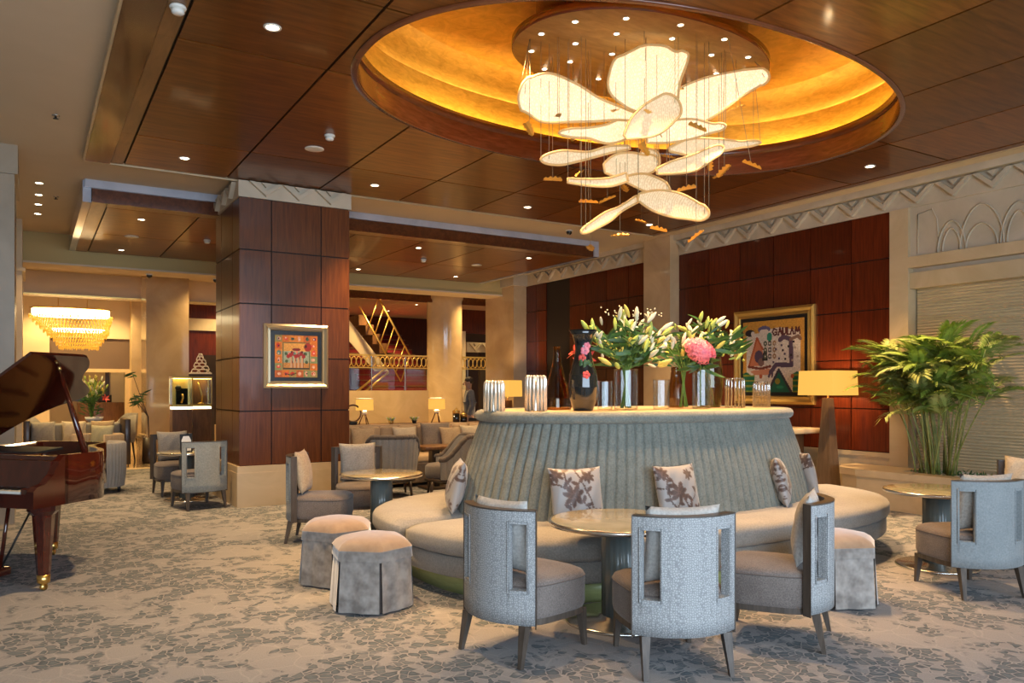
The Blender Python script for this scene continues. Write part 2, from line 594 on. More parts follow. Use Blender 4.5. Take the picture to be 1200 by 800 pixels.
def link(name, me, parent=None, loc=None, rot=None, **props):
    o = bpy.data.objects.new(name, me)
    col.objects.link(o)
    if parent is not None:
        o.parent = parent
    if loc is not None:
        o.location = loc
    if rot is not None:
        o.rotation_euler = rot
    for k, v in props.items():
        o[k] = v
    return o


def thing(name, label, cat, loc=(0, 0, 0), rz=0.0, group=None, rot=None):
    o = bpy.data.objects.new(name, None)
    o.empty_display_size = 0.1
    col.objects.link(o)
    o.location = loc
    o.rotation_euler = rot if rot is not None else (0, 0, rz)
    o['label'] = label
    o['category'] = cat
    if group:
        o['group'] = group
    return o


def dup(root, loc, rz, label=None, group=None, mats=None):
    r = root.copy()
    col.objects.link(r)
    r.location = loc
    r.rotation_euler = (0, 0, rz)
    if label:
        r['label'] = label
    if group:
        r['group'] = group
    for ch in list(root.children):
        c = ch.copy()
        col.objects.link(c)
        c.parent = r
        if mats and ch.name.split('.')[0] in mats:
            c.data = c.data.copy()
            c.data.materials[0] = M[mats[ch.name.split('.')[0]]]
        for g in list(ch.children):
            d = g.copy()
            col.objects.link(d)
            d.parent = c
    return r


def structure(name, label, cat=None, loc=(0, 0, 0)):
    o = bpy.data.objects.new(name, None)
    col.objects.link(o)
    o.location = loc
    o['kind'] = 'structure'
    o['label'] = label
    o['category'] = cat or name.split('_')[0]
    return o


def spot(loc, power, size=75, color=(1.0, 0.66, 0.34), blend=0.9, radius=0.04, parent=None):
    d = bpy.data.lights.new('downlight_beam', 'SPOT')
    d.energy, d.color, d.spot_size, d.spot_blend, d.shadow_soft_size = power, color, radians(size), blend, radius
    o = bpy.data.objects.new('downlight_beam', d)
    o.location = loc
    col.objects.link(o)
    return o


def point(loc, power, color=(1.0, 0.66, 0.34), radius=0.08):
    d = bpy.data.lights.new('lamp_glow', 'POINT')
    d.energy, d.color, d.shadow_soft_size = power, color, radius
    o = bpy.data.objects.new('lamp_glow', d)
    o.location = loc
    col.objects.link(o)
    return o


# ================================================================ THE SETTING
WX = 9.45                 # right wall
CZ = 4.0                  # wood ceiling
DC = (4.83, 5.53)         # centre of the oval dome
DA, DB, DN = 2.70, 1.79, 2.15

floor = structure('floor', 'pale taupe carpet with blue-grey mottled patches, polished marble beyond it')
MB().span(-9, WX, -4.5, 15.7, -0.1, 0.0).build('carpet', 'carpet', floor)
MB().span(-9, 16, 15.72, 27, -0.1, 0.0).build('marble_paving', 'marble_floor', floor)
MB().span(-9, WX, 15.55, 15.75, -0.05, 0.006).build('marble_threshold', 'limestone', floor)


def oval_y(x, a, b, n=DN):
    d = abs((x - DC[0]) / a)
    return 0.0 if d >= 1 else b * (1 - d ** n) ** (1 / n)


def panel_cell(x0, x1, y0, y1, z0, z1, a=DA, b=DB):
    """A flat ceiling panel; cut along the oval opening where it meets it."""
    mb = MB()
    xs = [x0 + (x1 - x0) * k / 28 for k in range(29)]
    for e in (DC[0] - a, DC[0] + a):
        if x0 < e < x1:
            xs.append(e)
    xs.sort()
    touches = any(oval_y(x, a, b) > 0 and y0 < DC[1] + oval_y(x, a, b) and y1 > DC[1] - oval_y(x, a, b) for x in xs)
    if not touches:
        return mb.span(x0, x1, y0, y1, z0, z1)
    bm = bmesh.new()
    for p, q in zip(xs, xs[1:]):
        hp, hq = oval_y(p, a, b), oval_y(q, a, b)
        if hp == 0 and hq == 0:
            quads = [((p, y0), (q, y0), (q, y1), (p, y1))]
        else:
            lo = [min(y1, max(y0, DC[1] - h)) for h in (hp, hq)]
            hi = [max(y0, min(y1, DC[1] + h)) for h in (hp, hq)]
            quads = [((p, y0), (q, y0), (q, lo[1]), (p, lo[0])), ((p, hi[0]), (q, hi[1]), (q, y1), (p, y1))]
        for qd in quads:
            if abs(qd[0][1] - qd[3][1]) < 1e-5 and abs(qd[1][1] - qd[2][1]) < 1e-5:
                continue
            pts = []
            for t in qd:
                if not pts or (abs(pts[-1][0] - t[0]) + abs(pts[-1][1] - t[1])) > 1e-6:
                    pts.append(t)
            if abs(pts[0][0] - pts[-1][0]) + abs(pts[0][1] - pts[-1][1]) < 1e-6:
                pts.pop()
            if len(pts) >= 3:
                bm.faces.new([bm.verts.new((t[0], t[1], z0)) for t in pts])
    bmesh.ops.remove_doubles(bm, verts=bm.verts, dist=1e-5)
    g = bmesh.ops.extrude_face_region(bm, geom=list(bm.faces))
    for v in g['geom']:
        if isinstance(v, bmesh.types.BMVert):
            v.co.z = z1
    bm.verts.index_update()
    mb.add([v.co for v in bm.verts], [tuple(v.index for v in f.verts) for f in bm.faces])
    bm.free()
    return mb


ceiling = structure('ceiling', 'polished mahogany panelled ceiling around a golden oval dome')
XJ = [0.91 + 1.12 * k for k in range(8)]
YJ = [-0.2, 1.14, 2.36, 4.93, 6.14, 8.70, 9.92]
panel_cell(0.54, 8.88, -0.5, 9.95, CZ + 0.022, CZ + 0.05, DA + .022, DB + .022).build('joint_backing', 'joint', ceiling)
G = 0.011
for i in range(7):
    for j in range(6):
        panel_cell(XJ[i] + G, XJ[i + 1] - G, YJ[j] + G, YJ[j + 1] - G, CZ, CZ + 0.02, DA + .016, DB + .016).build('ceiling_panel', 'wood_ceiling', ceiling)
for j in range(6):
    MB().span(0.775, 0.91 - G, YJ[j] + 0.002, YJ[j + 1] - 0.002, CZ - 0.004, CZ + 0.02).build('border_board', 'wood_light', ceiling)
MB().span(0.52, 0.77, -0.2, 9.95, CZ - 0.012, CZ + 0.02).build('dark_border', 'wood_border', ceiling)
MB().span(8.75 + G, 8.87, -0.2, 9.92, CZ - 0.004, CZ + 0.02).build('right_border', 'wood_ceiling', ceiling)
MB().span(8.875, 8.92, -0.2, 9.95, CZ - 0.012, CZ + 0.05).build('cream_edge', 'limestone', ceiling)
MB().span(0.50, 0.518, -0.2, 9.97, CZ - 0.012, CZ + 0.05).build('cream_edge', 'limestone', ceiling)
MB().span(0.52, 8.92, 9.955, 9.975, CZ - 0.012, CZ + 0.05).build('cream_edge', 'limestone', ceiling)
# plaster ceiling round about it
for x0, x1, y0, y1 in ((-9, 0.54, -4.5, 15.3), (0.54, WX, 9.95, 15.3), (8.88, WX, -4.5, 9.95), (0.54, 8.88, -4.5, -0.45)):
    MB().span(x0, x1, y0, y1, CZ + 0.05, CZ + 0.14).build('plaster_field', 'cream', ceiling)

# the dome: wood rim, gold bands, bronze disc with its small lamps
def oval(prof, name, mat, seg=192, parent=ceiling, **k):
    return MB().lathe(prof, seg, (DC[0], DC[1], 0), DA, DB, n=DN, cap=False).build(name, mat, parent, **k)


oval([(0.990, CZ - 0.012), (0.992, CZ + 0.2)], 'dome_rim', 'wood_dome')
oval([(0.992, CZ + 0.2), (0.986, CZ + 0.205), (0.984, CZ + 0.29), (0.996, CZ + 0.295), (1.004, CZ + 0.215), (1.06, CZ + 0.215)], 'rim_lip', 'wood_dome')
oval([(0.988, CZ - 0.014), (1.008, CZ - 0.014), (1.010, CZ + 0.004), (0.988, CZ + 0.004)], 'rim_bead', 'wood_dome')
oval([(1.045, CZ + 0.20), (1.045, CZ + 0.61)], 'gold_band', 'gold')
oval([(1.045, CZ + 0.605), (1.036, CZ + 0.61), (1.033, CZ + 0.74), (1.01, CZ + 0.84), (0.965, CZ + 0.906)], 'gold_cove', 'gold')
oval([(0.97, CZ + 0.905), (0.2, CZ + 0.905)], 'gold_soffit', 'gold')
DZ = CZ + 0.45
oval([(0.482, DZ), (0.486, DZ + 0.004), (0.486, DZ + 0.07), (0.40, DZ + 0.075), (0.40, CZ + 0.91)], 'disc_drum', 'wood_dome')
MB().lathe([(0.482, DZ), (0.482, DZ + 0.02)], 96, (DC[0], DC[1], 0), DA, DB, n=DN).build('bronze_disc', 'disc', ceiling)
MB().tube([(DC[0] + DA * 1.022 * cos(t), DC[1] + DB * 1.022 * sin(t), CZ + 0.235) for t in [2 * pi * k / 64 for k in range(64)]], 0.014, 5, True).build(
    'cove_light', pbr('cove_strip', (1, 1, 1), 0.5, emit=(1.0, 0.66, 0.26), es=58), ceiling)

# second, lower wood ceiling behind the columns
Z2 = 3.78
for k in range(7):
    for (y0, y1) in ((11.36, 13.32), (13.32, 15.2)):
        MB().span(0.84 + 1.12 * k + G, 0.84 + 1.12 * (k + 1) - G if k < 6 else 8.45, y0 + G, y1 - G, Z2, Z2 + 0.02).build('ceiling_panel', 'wood_ceiling', ceiling)
MB().span(0.66, 8.5, 11.14, 15.22, Z2 + 0.02, Z2 + 0.05).build('joint_backing', 'joint', ceiling)
MB().span(0.66, 0.83, 11.12, 15.22, Z2, Z2 + 0.02).build('border_board', 'wood_light', ceiling)
MB().span(0.84, 8.5, 11.12, 11.35, Z2, Z2 + 0.02).build('border_board', 'wood_light', ceiling)
MB().span(0.66, 8.5, 11.09, 11.12, Z2, Z2 + 0.17).build('dark_fascia', 'wood_border', ceiling)
MB().span(0.58, 8.5, 11.06, 11.12, Z2 + 0.172, CZ + 0.05).build('grey_fascia', 'grey_marble', ceiling)
MB().span(0.56, 0.655, 11.13, 15.22, Z2 - 0.002, CZ + 0.05).build('marble_fascia', 'grey_marble', ceiling)
MB().span(8.5, 8.6, 11.06, 15.22, Z2 - 0.002, CZ + 0.05).build('marble_fascia', 'grey_marble', ceiling)
# beams and plaster fields of the lobby beyond
MB().span(-9, 16, 15.25, 15.85, 3.56, 4.1).build('gilded_beam', pbr('ochre_plaster', (0.50, 0.37, 0.15), 0.7), ceiling)
MB().span(-9, 16, 15.22, 15.9, 3.53, 3.562).build('beam_soffit', 'cream', ceiling)
MB().span(-9, 16, 15.85, 27, 3.84, 3.95).build('plaster_field', 'cream', ceiling)
MB().span(-9, 4.0, 18.6, 19.0, 3.36, 3.84).build('cross_beam', 'cream', ceiling)
MB().span(-9, 4.0, 18.55, 18.6, 3.35, 3.38).build('gold_bead', 'brass', ceiling)
MB().span(8.6, 16, 17.3, 17.7, 3.72, 3.95).build('cross_beam', 'cream', ceiling)


# ---- right wall ------------------------------------------------
wall_right = structure('wall_right', 'long right wall of red mahogany panels under a carved zigzag frieze')
MB().span(WX, WX + 0.2, 5.86, 16.0, -0.02, 4.1).build('wall_backing', 'joint', wall_right)
ZR = [0.62, 1.18, 1.83, 2.48, 3.13, 3.72]


def wall_panels(ys):
    for y0, y1 in zip(ys, ys[1:]):
        for z0, z1 in zip(ZR, ZR[1:]):
            MB().span(WX - 0.02, WX, y0 + 0.007, y1 - 0.007, z0 + 0.007, z1 - 0.007).build('wall_panel', 'wood_wall', wall_right)


wall_panels([6.05, 6.62, 7.27, 7.92, 8.57, 9.22, 9.92])
wall_panels([10.59, 11.24, 11.89, 12.54, 13.1])
wall_panels([13.95, 14.35, 14.75])
MB().span(WX + 0.05, WX + 0.2, 13.1, 13.95, 0, 3.72).build('door_recess', 'dark_room', wall_right)
MB().span(WX - 0.03, WX + 0.01, 6.05, 16.0, 0.0, 0.555).build('stone_dado', 'limestone', wall_right)
MB().span(WX - 0.045, WX + 0.01, 6.05, 16.0, 0.557, 0.615).build('dado_cap', 'limestone', wall_right)


def chevron(parent, frame, a0, w, z0, h):
    t = 0.16 * w
    MB().wall_poly([(a0, z0 + h), (a0 + t, z0 + h), (a0 + w / 2, z0 + t), (a0 + w - t, z0 + h), (a0 + w, z0 + h), (a0 + w / 2, z0)],
                   frame, 0.055).build('chevron', 'frieze', parent)
    MB().wall_poly([(a0 + w * .36, z0 + h), (a0 + w * .64, z0 + h), (a0 + w / 2, z0 + h * .66)], frame, 0.045).build('frieze_dart', 'frieze', parent)


fr = MB().span(WX - 0.03, WX + 0.01, -1, 16.0, 3.72, 4.05).build('frieze', 'frieze', wall_right)
for k in range(26):
    a = 3.2 + 0.45 * k
    if a < 9.7 or 10.6 < a < 14.4:
        chevron(fr, lambda p, q, d: (WX - 0.03 - d, p, q), a, 0.45, 3.75, 0.2)
MB().span(WX - 0.14, WX + 0.01, -1, 16.0, 3.965, 4.06).build('cornice', 'frieze', wall_right)
for nm, (x0, y0, y1) in dict(pilaster=(9.23, 9.92, 10.59), pilaster_far=(9.1, 14.75, 16.0)).items():
    MB().span(x0, WX + 0.01, y0, y1, 0, 4.05).build('stone_pilaster', 'marble', wall_right)
MB().span(9.05, WX + 0.01, 14.68, 16.05, 3.72, 4.05).build('pilaster_capital', 'frieze', wall_right)

# window bay with carved stone panel above
window_1 = structure('window_1', 'stone framed window bay on the right with a carved arch panel above', 'window')
MB().span(WX - 0.05, WX + 0.25, 5.8, 6.05, 0.0, 3.72).build('stone_jamb', 'limestone', window_1)
MB().span(WX - 0.05, WX + 0.25, 0.4, 5.8, 2.96, 3.10).build('stone_lintel', 'limestone', window_1)
rel = MB().span(WX + 0.0, WX + 0.2, 0.4, 5.8, 3.10, 3.72).build('relief_panel', 'frieze', window_1)
MB().span(WX - 0.02, WX + 0.2, 0.4, 5.8, 2.70, 2.90).build('blind_pelmet', 'limestone', window_1)
MB().span(WX + 0.06, WX + 0.2, 0.4, 5.8, 2.90, 2.96).build('shadow_gap', 'frieze', window_1)
MB().span(WX + 0.2, WX + 0.25, 0.4, 5.8, 0.45, 2.75).build('window_backing', 'dark_room', window_1)
MB().span(WX - 0.02, WX + 0.25, 0.2, 0.4, 0.45, 3.72).build('stone_jamb', 'limestone', window_1)


def pointed_arch(yc, w, h, zb):
    pts = []
    R = w * 0.95
    for k in range(9):
        f = k / 8
        pts.append((yc - w / 2 + w / 2 * (1 - cos(f * pi / 2)) ** 1.0 * 1.0 if False else yc - w / 2 * (1 - f ** 1.7), zb + h * (1 - (1 - f) ** 1.6)))
    full = pts + [(2 * yc - a, b) for a, b in reversed(pts[:-1])]
    return [(WX - 0.006, a, b) for a, b in full]


for yc, w, h in ((5.28, 0.34, 0.36), (5.28, 0.22, 0.27), (4.93, 0.5, 0.50), (4.93, 0.36, 0.27), (4.52, 0.40, 0.44), (4.52, 0.26, 0.34),
                 (4.15, 0.5, 0.5), (3.8, 0.34, 0.36)):
    MB().tube(pointed_arch(yc, w, h, 3.11), 0.0115, 5).build('arch_moulding', 'frieze', rel)
MB().tube([(WX - 0.002, 5.70, 3.13), (WX - 0.002, 5.70, 3.62), (WX - 0.002, 5.52, 3.66), (WX - 0.002, 5.46, 3.52), (WX - 0.002, 5.44, 3.3)], 0.009, 5).build('arch_moulding', 'frieze', rel)

t = thing('roman_blind', 'closed woven reed blind filling the window behind the palm', 'blind', (WX + 0.12, 0.4, 0.46))
mb = MB()
for k in range(62):
    z = 0.01 + k * 0.0365
    mb.add([(0.0, 0.01, z), (0.0, 5.38, z), (-0.016, 5.38, z + 0.018), (-0.016, 0.01, z + 0.018), (0.0, 5.38, z + 0.036), (0.0, 0.01, z + 0.036)],
           [(0, 1, 2, 3), (3, 2, 4, 5)])
mb.build('reed_slats', 'blind', t, kind='stuff')
MB().span(-0.03, 0.0, 0.0, 5.39, -0.01, 0.03).build('bottom_bar', 'limestone', t)

# ---- columns ------------------------------------------------------
wc = structure('wood_column', 'square mahogany panelled column carrying the small gold framed painting', 'column')
X0, X1, Y0, Y1 = 2.19, 3.56, 9.9, 11.3
MB().span(X0, X1, Y0, Y1, 0.5, 3.80).build('column_core', 'joint', wc)
ZC = [0.5, 1.17, 1.83, 2.49, 3.15, 3.79]
for z0, z1 in zip(ZC, ZC[1:]):
    for a, b in ((2.19, 2.56), (2.56, 3.19), (3.19, 3.56)):
        MB().span(a + 0.007 - (0.022 if a == X0 else 0), b - 0.007, Y0 - 0.016, Y0, z0 + 0.008, z1 - 0.008).build('column_panel', 'wood_column', wc)
    for a, b in ((9.9, 10.27), (10.27, 10.93), (10.93, 11.3)):
        MB().span(X0 - 0.016, X0, a + 0.007, b - 0.007, z0 + 0.008, z1 - 0.008).build('column_panel', 'wood_column', wc)
        MB().span(X1, X1 + 0.016, a + 0.007, b - 0.007, z0 + 0.008, z1 - 0.008).build('column_panel', 'wood_column', wc)
MB().span(X0 - 0.05, X1 + 0.05, Y0 - 0.05, Y1 + 0.05, 0.0, 0.42).build('plinth', 'limestone', wc)
MB().span(X0 - 0.045, X1 + 0.045, Y0 - 0.045, Y1 + 0.045, 0.42, 0.5).build('plinth_cap', 'limestone', wc)
cf = MB().span(X0 - 0.03, X1 + 0.03, Y0 - 0.03, Y1 + 0.03, 3.79, 3.99).build('frieze', 'frieze', wc)
for k in range(3):
    chevron(cf, lambda p, q, d: (p, Y0 - 0.03 - d, q), 2.28 + 0.41 * k, 0.41, 3.815, 0.165)
    chevron(cf, lambda p, q, d: (X0 - 0.03 - d, p, q), 9.98 + 0.41 * k, 0.41, 3.815, 0.165)

mc = structure('marble_column', 'square cream stone column cut by the left edge behind the piano', 'column')
MB().span(-1.55, -0.14, 9.95, 11.3, 0.0, 3.74).build('shaft', 'shaded_pier_stone', mc)
MB().span(-1.6, -0.11, 9.92, 11.34, 3.74, 4.05).build('capital', 'shaded_pier_stone', mc)
MB().span(-1.7, -0.10, 14.2, 15.5, 0, 4.05).build('rear_pier', 'limestone', mc)
MB().span(-1.7, -0.06, 14.16, 15.55, 3.25, 3.3).build('pier_band', 'limestone', mc)

sq = structure('lobby_column', 'square polished marble column behind the lit display cases', 'column')
MB().span(1.98, 2.78, 17.2, 18.0, 0.5, 3.86).build('shaft', 'marble', sq)
MB().span(1.9, 2.86, 17.12, 18.08, 0.0, 0.47).build('plinth', 'marble', sq)
MB().span(1.93, 2.83, 17.15, 18.05, 0.47, 0.51).build('plinth_cap', 'limestone', sq)
rc = structure('round_column', 'round polished marble column beyond the tan sofa', 'column', (8.78, 17.5, 0))
MB().lathe([(0.5, 0), (0.5, 0.3), (0.445, 0.33), (0.435, 3.6), (0.47, 3.66), (0.47, 3.86)], 40).build('shaft', 'marble', rc)

# ---- rear lobby ------------------------------------------------------
wall_back = structure('wall_back', 'far lobby walls with cream piers and dark openings')
MB().span(-9, 16, 26.5, 26.7, 0, 4.2).build('far_wall', pbr('dark_panelling', (0.11, 0.05, 0.025), 0.5), wall_back)
MB().span(-9, 3.4, 23.0, 23.2, 2.75, 4.0).build('cream_spandrel', 'cream', wall_back)
MB().span(-1.0, 0.05, 22.8, 23.2, 0, 2.75).build('cream_pier', 'cream', wall_back)
MB().span(0.05, 0.42, 22.8, 23.2, 0, 2.75).build('cream_pier', 'cream', wall_back)
MB().span(-0.29, -0.19, 22.77, 22.8, 2.14, 2.56).build('dark_inset', 'dark_room', wall_back)
MB().span(2.25, 3.1, 22.5, 23.1, 0, 3.9).build('stone_pier', 'limestone', wall_back)
MB().span(0.42, 2.25, 23.05, 23.15, 1.95, 2.75).build('grille_panel', pbr('bronze_grille', (0.13, 0.085, 0.06), 0.5), wall_back)
MB().span(0.42, 2.25, 23.0, 23.05, 1.87, 1.96).build('door_head', 'limestone', wall_back)
MB().span(2.14, 2.25, 22.95, 23.15, 0, 1.9).build('door_jamb', 'limestone', wall_back)
MB().span(0.2, 2.25, 24.4, 24.5, 0, 2.6).build('niche_wall', 'cream', wall_back)
MB().span(3.1, 4.05, 20.9, 21.0, 0, 3.9).build('mahogany_panel', 'wood_wall', wall_back)
MB().span(3.7, 6.0, 20.6, 20.7, 0.0, 2.28).build('dark_opening', 'dark_room', wall_back)
MB().span(3.1, 6.0, 20.85, 20.9, 2.9, 3.2).build('frieze_band', 'frieze', wall_back)
MB().span(3.6, 4.0, 20.4, 20.6, 0, 0.55).build('stone_ledge', 'limestone', wall_back)
# glazed stair hall
MB().span(6.0, 8.9, 17.5, 17.9, 0.0, 1.40).build('parapet', 'limestone', wall_back)
MB().span(5.9, 16, 17.35, 17.45, 3.55, 3.86).build('dark_header', 'wood_border', wall_back)
MB().span(10.35, 12.6, 18.5, 18.6, 0, 2.55).build('dark_recess', 'dark_room', wall_back)
MB().span(9.4, 12.6, 18.9, 19.0, 2.95, 3.6).build('mahogany_panel', 'wood_wall', wall_back)
fb = MB().span(9.9, 12.6, 18.4, 18.5, 2.42, 2.68).build('frieze_band', 'frieze', wall_back)
for k in range(6):
    chevron(fb, lambda p, q, d: (p, 18.4 - d, q), 9.95 + 0.38 * k, 0.38, 2.45, 0.2)
MB().span(9.45, 9.75, 18.2, 18.5, 0, 2.95).build('white_pier', 'cream', wall_back)


# ================================================================ FURNITURE
def heading(fx, fy):
    return atan2(-fx, fy)


def smoothstep(a, b, x):
    t = max(0.0, min(1.0, (x - a) / (b - a)))
    return t * t * (3 - 2 * t)


def make_chair(label, rz, loc, cloth='chair_cloth', seat='seat_cloth', group=None):
    t = thing('lounge_chair', label, 'chair', loc, rz, group)
    HW, TH = 0.272, 0.05

    def arc(s_, off):
        y = -0.185 - 0.105 * (1 - s_ * s_)
        nx, ny = -2 * 0.105 * s_ / HW, 1.0
        L = sqrt(nx * nx + ny * ny)
        return HW * s_ + nx / L * off, y + ny / L * off

    ss = sorted(set([round(-1 + 2 * k / 24, 4) for k in range(25)] + [-0.86, -0.56, 0.56, 0.86]))
    zs = [0.215, 0.30, 0.395, 0.48, 0.57, 0.66, 0.742, 0.775, 0.808]

    def is_slot(a, b, c, d):
        m, z = abs((a + b) / 2), (c + d) / 2
        return 0.56 < m < 0.86 and 0.395 < z < 0.742

    def face_grid(off, mb):
        for a, b in zip(ss, ss[1:]):
            for c, d in zip(zs, zs[1:]):
                if not is_slot(a, b, c, d):
                    mb.add([(*arc(a, off), c), (*arc(b, off), c), (*arc(b, off), d), (*arc(a, off), d)], [(0, 1, 2, 3)], True)

    shell = MB()
    face_grid(0.0, shell)
    for sg in (-1, 1):
        for q in (0.56, 0.86):
            shell.add([(*arc(sg * q, 0), 0.395), (*arc(sg * q, TH), 0.395), (*arc(sg * q, TH), 0.742), (*arc(sg * q, 0), 0.742)], [(0, 1, 2, 3)])
        for z in (0.395, 0.742):
            shell.add([(*arc(sg * 0.56, 0), z), (*arc(sg * 0.86, 0), z), (*arc(sg * 0.86, TH), z), (*arc(sg * 0.56, TH), z)], [(0, 1, 2, 3)])
    shell.add([(*arc(a, o), 0.215) for o in (0, TH) for a in ss], [(k, k + 1, len(ss) + k + 1, len(ss) + k) for k in range(len(ss) - 1)])
    shell.build('back_shell', cloth, t, weld=True)
    ln = MB()
    face_grid(TH, ln)
    ln.build('back_lining', 'lining', t, weld=True)
    for sg in (-1, 1):
        lo, hi = sg * 0.53, sg * 0.89
        pts = [(*arc(lo, -0.002), 0.38), (*arc(hi, -0.002), 0.38), (*arc(hi, -0.002), 0.757), (*arc(lo, -0.002), 0.757)]
        MB().tube(pts, 0.0045, 5, True).build('slot_piping', cloth, t)
    ed = MB()
    n = len(ss)
    vs = [(*arc(a, o), z) for z in (0.808, 0.816) for o in (-0.0015, TH + 0.003) for a in ss]
    fs = []
    for k in range(n - 1):
        fs += [(2 * n + k, 2 * n + k + 1, 3 * n + k + 1, 3 * n + k), (k, k + 1, n + k + 1, n + k),
               (k, k + 1, 2 * n + k + 1, 2 * n + k), (n + k, n + k + 1, 3 * n + k + 1, 3 * n + k)]
    fs += [(0, n, 3 * n, 2 * n), (n - 1, 2 * n - 1, 4 * n - 1, 3 * n - 1)]
    ed.add(vs, fs)
    for sg in (-1, 1):
        a0, a1 = arc(sg, -0.0015), arc(sg, TH + 0.006)
        nx = 0.006 * sg
        p = [(a0[0], a0[1]), (a0[0] + nx, a0[1]), (a1[0] + nx, a1[1]), (a1[0], a1[1])]
        ed.prism(p, 0.20, 0.816)
    ed.build('back_edge', 'taupe_wood', t)
    # seat
    outline = []
    for k in range(36):
        a = 2 * pi * k / 36
        x, y = cos(a), sin(a)
        x = math.copysign(abs(x) ** 0.55, x)
        y = math.copysign(abs(y) ** 0.55, y)
        outline.append((x * (0.262 + 0.014 * y), 0.055 + y * 0.272))
    sb = MB()
    cx, cy = 0.0, 0.055
    rings = [(0.965, 0.232), (0.985, 0.242), (1.0, 0.26), (1.0, 0.395), (0.992, 0.412), (0.96, 0.428), (0.85, 0.442), (0.5, 0.452), (0.0, 0.455)]
    vs = [(cx + (x - cx) * r, cy + (y - cy) * r, z) for r, z in rings for x, y in outline]
    fs = [(i * 36 + k, i * 36 + (k + 1) % 36, (i + 1) * 36 + (k + 1) % 36, (i + 1) * 36 + k) for i in range(len(rings) - 1) for k in range(36)]
    sb.add(vs, fs, True)
    sb.build('seat', seat, t, weld=True)
    MB().tube([(cx + (x - cx) * 1.0, cy + (y - cy) * 1.0, 0.404) for x, y in outline], 0.004, 5, True).build('seat_piping', 'lining', t)
    MB().prism([(cx + (x - cx) * 0.965, cy + (y - cy) * 0.965) for x, y in outline], 0.198, 0.235).build('seat_rail', 'taupe_wood', t)
    for (lx, ly, ox, oy) in ((-0.215, -0.205, -0.012, -0.045), (0.215, -0.205, 0.012, -0.045), (-0.205, 0.27, -0.01, 0.02), (0.205, 0.27, 0.01, 0.02)):
        w0, w1 = 0.023, 0.0115
        vs = [(lx + ox + dx * w1, ly + oy + dy * w1, 0.0) for dx, dy in ((-1, -1), (1, -1), (1, 1), (-1, 1))]
        vs += [(lx + dx * w0, ly + dy * w0, 0.215) for dx, dy in ((-1, -1), (1, -1), (1, 1), (-1, 1))]
        MB().add(vs, [(3, 2, 1, 0), (4, 5, 6, 7), (0, 1, 5, 4), (1, 2, 6, 5), (2, 3, 7, 6), (3, 0, 4, 7)]).build('leg', 'taupe_wood', t)
    return t


def pillow_mesh(w, h, th, name, n=14, paint=None):
    """Square cushion standing in the local xz plane, bottom edge at z = 0."""
    vs, fs = [], []

    def P(i, j, sgn):
        u, v = 2 * i / n - 1, 2 * j / n - 1
        e = (1 - abs(u) ** 2.6) * (1 - abs(v) ** 2.6)
        x = w / 2 * u * (1 - 0.07 * (1 - v * v) * abs(u) ** 3)
        z = h / 2 * v * (1 - 0.07 * (1 - u * u) * abs(v) ** 3) + h / 2
        wr = 0.006 * sin(9 * u + 5 * v) * e
        return (x, sgn * (th / 2 * e ** 0.55 + wr) + 0.0, z)

    for sgn in (-1, 1):
        for j in range(n + 1):
            for i in range(n + 1):
                vs.append(P(i, j, sgn))
    w1 = n + 1
    off = w1 * w1
    for j in range(n):
        for i in range(n):
            a = j * w1 + i
            fs.append((a, a + 1, a + w1 + 1, a + w1))
            fs.append((off + a, off + a + w1, off + a + w1 + 1, off + a + 1))
    me = bpy.data.meshes.new(name)
    me.from_pydata(vs, [], fs)
    if paint:
        at = me.color_attributes.new('paint', 'FLOAT_COLOR', 'POINT')
        for k, _ in enumerate(vs):
            q = k % off
            c = paint((q % w1) / n, (q // w1) / n)
            at.data[k].color = (*c, 1)
    bm = bmesh.new()
    bm.from_mesh(me)
    bmesh.ops.remove_doubles(bm, verts=bm.verts, dist=1e-5)
    bmesh.ops.recalc_face_normals(bm, faces=bm.faces)
    bm.to_mesh(me)
    bm.free()
    me.polygons.foreach_set('use_smooth', [True] * len(me.polygons))
    return me


def put_pillow(me, mat, label, loc, rz, tilt, group=None):
    o = link('cushion', me, None, loc)
    if not me.materials:
        me.materials.append(M[mat])
    o.rotation_euler = (radians(tilt), 0, rz)
    o['label'] = label
    o['category'] = 'cushion'
    if group:
        o['group'] = group
    return o


PIL = {k: pillow_mesh(0.40, 0.41, 0.13, 'cushion') for k in ('pillow_white', 'pillow_grey', 'pillow_tan', 'pillow_cream', 'pillow_green')}
for k, me in PIL.items():
    me.materials.append(M[k])


def chair_pillow(c, f, mat, label, back=0.105, tilt=9, side=0.0, z=0.452):
    L = sqrt(f[0] ** 2 + f[1] ** 2)
    fx, fy = f[0] / L, f[1] / L
    put_pillow(PIL[mat], mat, label, (c[0] - fx * back + fy * side, c[1] - fy * back - fx * side, z), heading(fx, fy), tilt)


